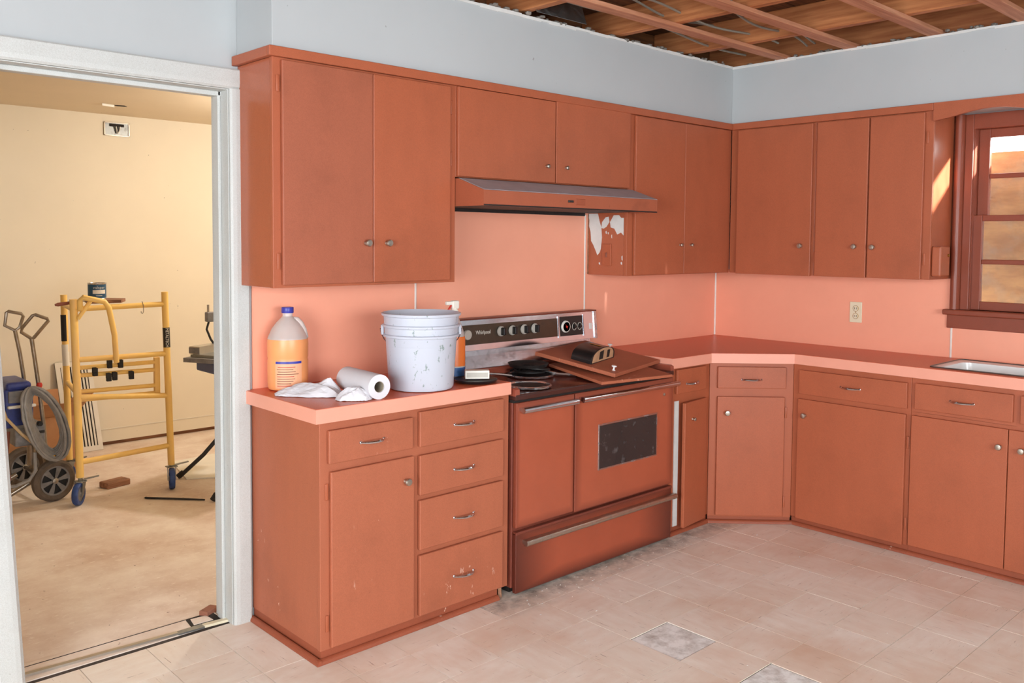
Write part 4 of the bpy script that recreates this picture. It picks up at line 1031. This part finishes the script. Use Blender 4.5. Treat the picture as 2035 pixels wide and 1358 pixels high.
# ------------------------------------------------------------------ airless paint sprayer on its cart
sp = empty('paint_sprayer', (-3.32, 2.4, 0), label='dusty blue airless paint sprayer on a wheeled cart with coiled grey hose', cat='paint sprayer')
def wheel(x, y, Rw=.118):
    axs = (Vector((.98, .2, 0)).normalized(), Vector((0, 0, 1)), Vector((-.2, .98, 0)).normalized())
    o = MB().lathe([(.080, -.018), (Rw-.014, -.026), (Rw, -.014), (Rw, .014), (Rw-.014, .026), (.080, .018)], 40, centre=(x, y, Rw), axis=axs, cap0=False, cap1=False)
    o = W(o, 'wheel', 'tyre', sp, True)
    MB().lathe([(.074, -.019), (.083, -.021), (.083, .021), (.074, .019)], 36, centre=(x, y, Rw), axis=axs, cap0=False, cap1=False).build('rim', 'sprayer_grey', o, smooth=True)
    MB().lathe([(.076, -.006), (.076, .006)], 32, centre=(x, y, Rw), axis=axs).build('disc', 'black_rubber', o, smooth=True)
    MB().lathe([(.006, -.027), (.016, -.024), (.018, .024), (.006, .027)], 16, centre=(x, y, Rw), axis=axs).build('hub', 'aluminium', o, smooth=True)
    for k in range(6):
        a = k*PI/3+.2; d = axs[0]*math.cos(a)+axs[1]*math.sin(a); q = axs[0]*-math.sin(a)+axs[1]*math.cos(a); c0 = Vector((x, y, Rw))-axs[2]*.014
        MB().prism([c0+d*.015-q*.006, c0+d*.015+q*.006, c0+d*.076+q*.016, c0+d*.076-q*.016], -axs[2]*.004).build('spoke', 'sprayer_grey', o)
wheel(-3.258, 2.20); wheel(-3.30, 2.64)
W(MB().tube([(-3.258, 2.2, .118), (-3.30, 2.64, .118)], .012, 10), 'axle', 'steel_tube', sp, True)
W(MB().tube([(-3.36, 2.30, .10), (-3.50, 2.30, .03), (-3.52, 2.30, .012)], .015, 10), 'cart_leg', 'steel_tube', sp, True)
W(MB().tube([(-3.36, 2.55, .10), (-3.50, 2.56, .03), (-3.52, 2.56, .012)], .015, 10), 'cart_leg', 'steel_tube', sp, True)
for y_, pts in ((2.28, [(-3.27, .13), (-3.28, .40), (-3.30, .62), (-3.318, .78), (-3.335, .925)]), (2.52, [(-3.285, .13), (-3.30, .42), (-3.32, .68), (-3.337, .82), (-3.36, .955)])):
    W(MB().tube([(x, y_, z) for x, z in pts], .0115, 10), 'cart_upright', 'steel_tube', sp, True)
W(MB().tube([(-3.335, 2.28, .925), (-3.385, 2.29, .965), (-3.375, 2.30, .99), (-3.325, 2.29, 1.055), (-3.312, 2.285, 1.06), (-3.255, 2.27, 1.035), (-3.25, 2.27, 1.022), (-3.325, 2.275, .93)], .0095, 8, closed=True), 'handle_loop', 'steel_tube', sp, True)
W(MB().tube([(-3.360, 2.52, .955), (-3.410, 2.53, .985), (-3.400, 2.53, 1.06), (-3.390, 2.53, 1.067), (-3.325, 2.52, 1.05), (-3.315, 2.52, 1.035), (-3.335, 2.52, .97)], .0095, 8, closed=True), 'handle_loop', 'steel_tube', sp, True)
W(MB().lathe([(.012, -.014), (.017, 0), (.012, .014)], 12, centre=(-3.305, 2.262, .66)), 'red_knob', 'red_plastic', sp, True)
W(MB().box(-3.485, -3.335, 2.26, 2.56, .43, .655, .02, 3), 'motor_housing', 'sprayer_blue', sp)
W(MB().box(-3.475, -3.345, 2.25, 2.55, .640, .690, .022, 3), 'motor_cap', 'sprayer_blue', sp)
W(MB().box(-3.465, -3.36, 2.245, 2.262, .575, .640, .004), 'motor_band', 'sprayer_grey', sp)
W(MB().box(-3.47, -3.33, 2.235, 2.262, .545, .560, .004), 'shelf_edge', 'off_white', sp)
W(MB().box(-3.445, -3.29, 2.22, 2.50, .330, .445, .012, 3), 'pump_block', 'sprayer_grey', sp)
W(MB().box(-3.335, -3.295, 2.214, 2.222, .395, .41, .001), 'label_plate', 'black_enamel', sp)
W(MB().lathe([(.022, 0), (.022, .14), (.014, .145)], 16, centre=(-3.34, 2.32, .20)), 'fluid_pump', 'steel_tube', sp, True)
W(MB().lathe([(.012, -.02), (.015, 0), (.012, .02)], 12, centre=(-3.32, 2.215, .45), axis='y-'), 'gauge_knob', 'black_rubber', sp, True)
W(MB().tube([(-3.50, 2.3, .60), (-3.485, 2.22, .50), (-3.42, 2.18, .41), (-3.35, 2.17, .335), (-3.275, 2.19, .30)], .008, 8), 'pale_cable', 'beige_cable', sp, True)
W(MB().tube([(-3.47, 2.25, .42), (-3.49, 2.22, .25), (-3.48, 2.21, .16), (-3.50, 2.2, .12)], .010, 8), 'suction_tube', 'handle_brown', sp, True)
ct0 = Vector((-3.305, 2.19, .455))
for k in range(12):
    Ra, Rb = .092-.0045*(k % 6)+.003*(k // 6), .218-.009*(k % 6)+.004*(k // 6); pts = []
    tilt = .30
    for i in range(40):
        a = 2*PI*i/40; u, w_ = Ra*math.cos(a)+random.uniform(-.002, .002), Rb*math.sin(a)
        x_ = u*math.cos(tilt)+w_*math.sin(tilt)*-1; z_ = u*math.sin(tilt)*.6+w_*math.cos(tilt)
        pts.append((ct0.x+x_+.003*(k-6), ct0.y-.03+.010*(k % 6)-.05*abs(math.cos(a)), ct0.z+z_+.004*(k % 2)))
    W(MB().tube(pts, .0085, 7, closed=True), 'hose_loop', 'hose_grey', sp, True)
W(MB().tube([(-3.36, 2.17, .30), (-3.36, 2.16, .20), (-3.39, 2.17, .15), (-3.45, 2.2, .12), (-3.5, 2.2, .125)], .010, 8), 'hose_tail', 'hose_grey', sp, True)
W(MB().tube([(-3.265, 2.165, .27), (-3.262, 2.16, .24)], .011, 10), 'hose_fitting', 'brass', sp, True)

# cardboard box and vent grille by the far wall
bx = empty('cardboard_box', (-3.0, 3.0, 0), label='brown cardboard box with open flaps behind the sprayer and scaffold', cat='box')
W(MB().box(-3.36, -2.93, 2.86, 3.22, .001, .355, .003), 'carton', 'cardboard', bx)
W(MB().prism([(-3.36, 2.862, .355), (-2.93, 2.862, .355), (-2.92, 2.80, .44), (-3.37, 2.80, .46)], (0, .005, 0)), 'flap', 'cardboard', bx)
W(MB().prism([(-2.93, 2.87, .355), (-2.93, 3.21, .355), (-2.78, 3.20, .45), (-2.79, 2.9, .50)], (.0, 0, .005)), 'flap', 'cardboard', bx)
W(MB().prism([(-3.36, 3.218, .355), (-2.93, 3.218, .355), (-2.93, 3.25, .47), (-3.36, 3.25, .48)], (0, .005, 0)), 'flap', 'cardboard', bx)
vg = empty('vent_grille', (-2.78, 3.33, 0), label='white return air grille with dark slots leaning against the far wall', cat='vent grille')
def vq(x, z, o=0.0): return (x+.05*(z/.63)*-1, 3.30+.082*(z/.63)-o, z)
VX0, VX1 = -2.865, -2.63
def vbox(x0, x1, z0, z1, t0, t1, name, mat):
    W(MB().prism([vq(x0, z0, t0), vq(x1, z0, t0), vq(x1, z1, t0), vq(x0, z1, t0)], (0, -(t1-t0), 0)), name, mat, vg)
vbox(VX0, VX1, .002, .63, 0, .006, 'back_plate', 'dark_slot')
for a, b_, c0_, c1_ in ((VX0, VX0+.03, .002, .63), (VX1-.03, VX1, .002, .63), (VX0+.03, VX1-.03, .002, .035), (VX0+.03, VX1-.03, .597, .63)):
    vbox(a, b_, c0_, c1_, .006, .018, 'frame', 'off_white')
for k in range(8):
    xx = VX0+.036+k*.0215
    vbox(xx, xx+.012, .035, .597, .006, .014, 'slat', 'off_white')

# table saw stand at the right edge of the doorway, rod, brick, paper on the floor
ts = empty('table_saw', (-2.3, 2.0, 0), label='portable table saw on folding legs, cut off by the right doorway jamb', cat='table saw')
W(MB().prism([(-2.615, 1.93, .765), (-2.40, 1.52, .765), (-2.0, 1.73, .765), (-2.2, 2.15, .765)], (0, 0, .026)), 'extension_table', 'sprayer_grey', ts)
W(MB().prism([(-2.575, 1.92, .792), (-2.37, 1.54, .792), (-2.0, 1.73, .792), (-2.2, 2.12, .792)], (0, 0, .016)), 'saw_table', 'galvanised', ts)
W(MB().prism([(-2.565, 1.96, .808), (-2.53, 1.895, .808), (-2.06, 2.12, .808), (-2.10, 2.19, .808)], (0, 0, .044)), 'rip_fence', 'aluminium', ts)
W(MB().prism([(-2.569, 1.958, .812), (-2.534, 1.893, .812), (-2.51, 1.906, .812), (-2.545, 1.97, .812)], (0, 0, .034)), 'fence_end', 'sprayer_grey', ts)
W(MB().box(-2.50, -2.1, 1.76, 2.02, .695, .764, .012), 'motor_base', 'saw_blue', ts)
W(MB().box(-2.425, -2.35, 2.02, 2.06, .985, 1.045, .006), 'guard_block', 'sprayer_grey', ts)
W(MB().tube([(-2.41, 2.04, 1.09), (-2.41, 2.04, 1.04)], .007, 8), 'guard_pin', 'steel_tube', ts, True)
W(MB().tube([(-2.405, 2.04, .99), (-2.425, 2.03, .94), (-2.405, 2.02, .88), (-2.38, 2.0, .83)], .007, 8), 'power_cord', 'black_rubber', ts, True)
W(MB().tube([(-2.542, 2.184, .012), (-2.41, 2.13, .14), (-2.06, 1.98, .58), (-1.99, 1.95, .66)], .0135, 10), 'leg', 'black_enamel', ts, True)
W(MB().tube([(-2.592, 1.58, .012), (-2.45, 1.63, .14), (-2.15, 1.75, .50), (-2.05, 1.80, .65)], .0135, 10), 'leg', 'black_enamel', ts, True)
W(MB().tube([(-2.552, 2.188, .013), (-2.520, 2.175, .040)], .017, 10), 'rubber_foot', 'black_rubber', ts, True)
W(MB().tube([(-2.602, 1.577, .013), (-2.575, 1.587, .040)], .017, 10), 'rubber_foot', 'black_rubber', ts, True)
W(MB().tube([(-2.47, 1.84, .71), (-2.40, 1.82, .63), (-2.28, 1.80, .52)], .012, 8), 'folding_brace', 'black_rubber', ts, True)
o = MB().box(-.075, .075, -.045, .045, .0, .036, .006, 2).build('wood_block', 'scrap_wood', None, (-2.895, 2.285, .0005), rot=(0, 0, .25)); tag(o, 'dark reddish block lying on the far room floor beneath the scaffold', 'block')
o = MB().tube([(-2.862, 1.892, .012), (-2.86, 1.89, .007), (-2.74, 1.76, .007), (-2.625, 1.632, .007)], [.009, .006, .006, .005], 8).build('iron_rod', 'burnt_black'); tag(o, 'thin dark iron rod lying on the far room floor', 'rod')
o = MB().prism([(-2.52, 2.13, .0006), (-2.37, 2.05, .0006), (-2.0, 2.35, .0006), (-2.12, 2.64, .0006), (-2.42, 2.60, .0006)], (0, 0, .006)).build('plywood_offcut', 'off_white'); tag(o, 'pale flat sheet lying on the floor under the table saw', 'sheet')
jb = empty('junction_box', (-2.47, 3.389, 2.27), label='open electrical junction box high on the cream far wall', cat='electrical box')
MB().box(-.085, .085, -.004, .0, -.046, .046, .001).build('box_back', 'galvanised', jb)
for a in ((-.088, -.080, -.048, .048), (.080, .088, -.048, .048)): MB().box(a[0], a[1], -.010, 0, a[2], a[3], .001).build('box_side', 'old_nickel', jb)
for a in ((.042, .048), (-.048, -.042)): MB().box(-.088, .088, -.010, 0, a[0], a[1], .001).build('box_side', 'old_nickel', jb)
MB().box(-.05, .05, -.012, -.003, .018, .038, .003).build('terminal_block', 'dark_slot', jb)
for k in range(4): MB().tube([(-.02+.014*k, -.010, .02), (-.012+.01*k, -.013, -.005), (-.004+.003*k, -.010, -.030)], .003, 6).build('wire', 'off_white' if k % 2 else 'black_rubber', jb)

# paint flakes and crumbs on the kitchen floor
ck = MB()
for k in range(95):
    x_ = random.uniform(-2.3, -1.1); y_ = -.56-abs(random.gauss(0, .09)); s_ = random.uniform(.0008, .0032); a = random.uniform(0, PI)
    if k > 62: x_, y_ = random.uniform(-3.0, -.7), random.uniform(-1.9, -.6)
    ck.prism([(x_+s_*math.cos(a+q*PI/2)*(1.8 if q % 2 else 1), y_+s_*math.sin(a+q*PI/2), .0006) for q in range(4)], (0, 0, .0012))
o = ck.build('paint_flakes', 'gypsum'); tag(o, 'pale paint flakes scattered on the floor in front of the range', 'debris', kind='stuff')
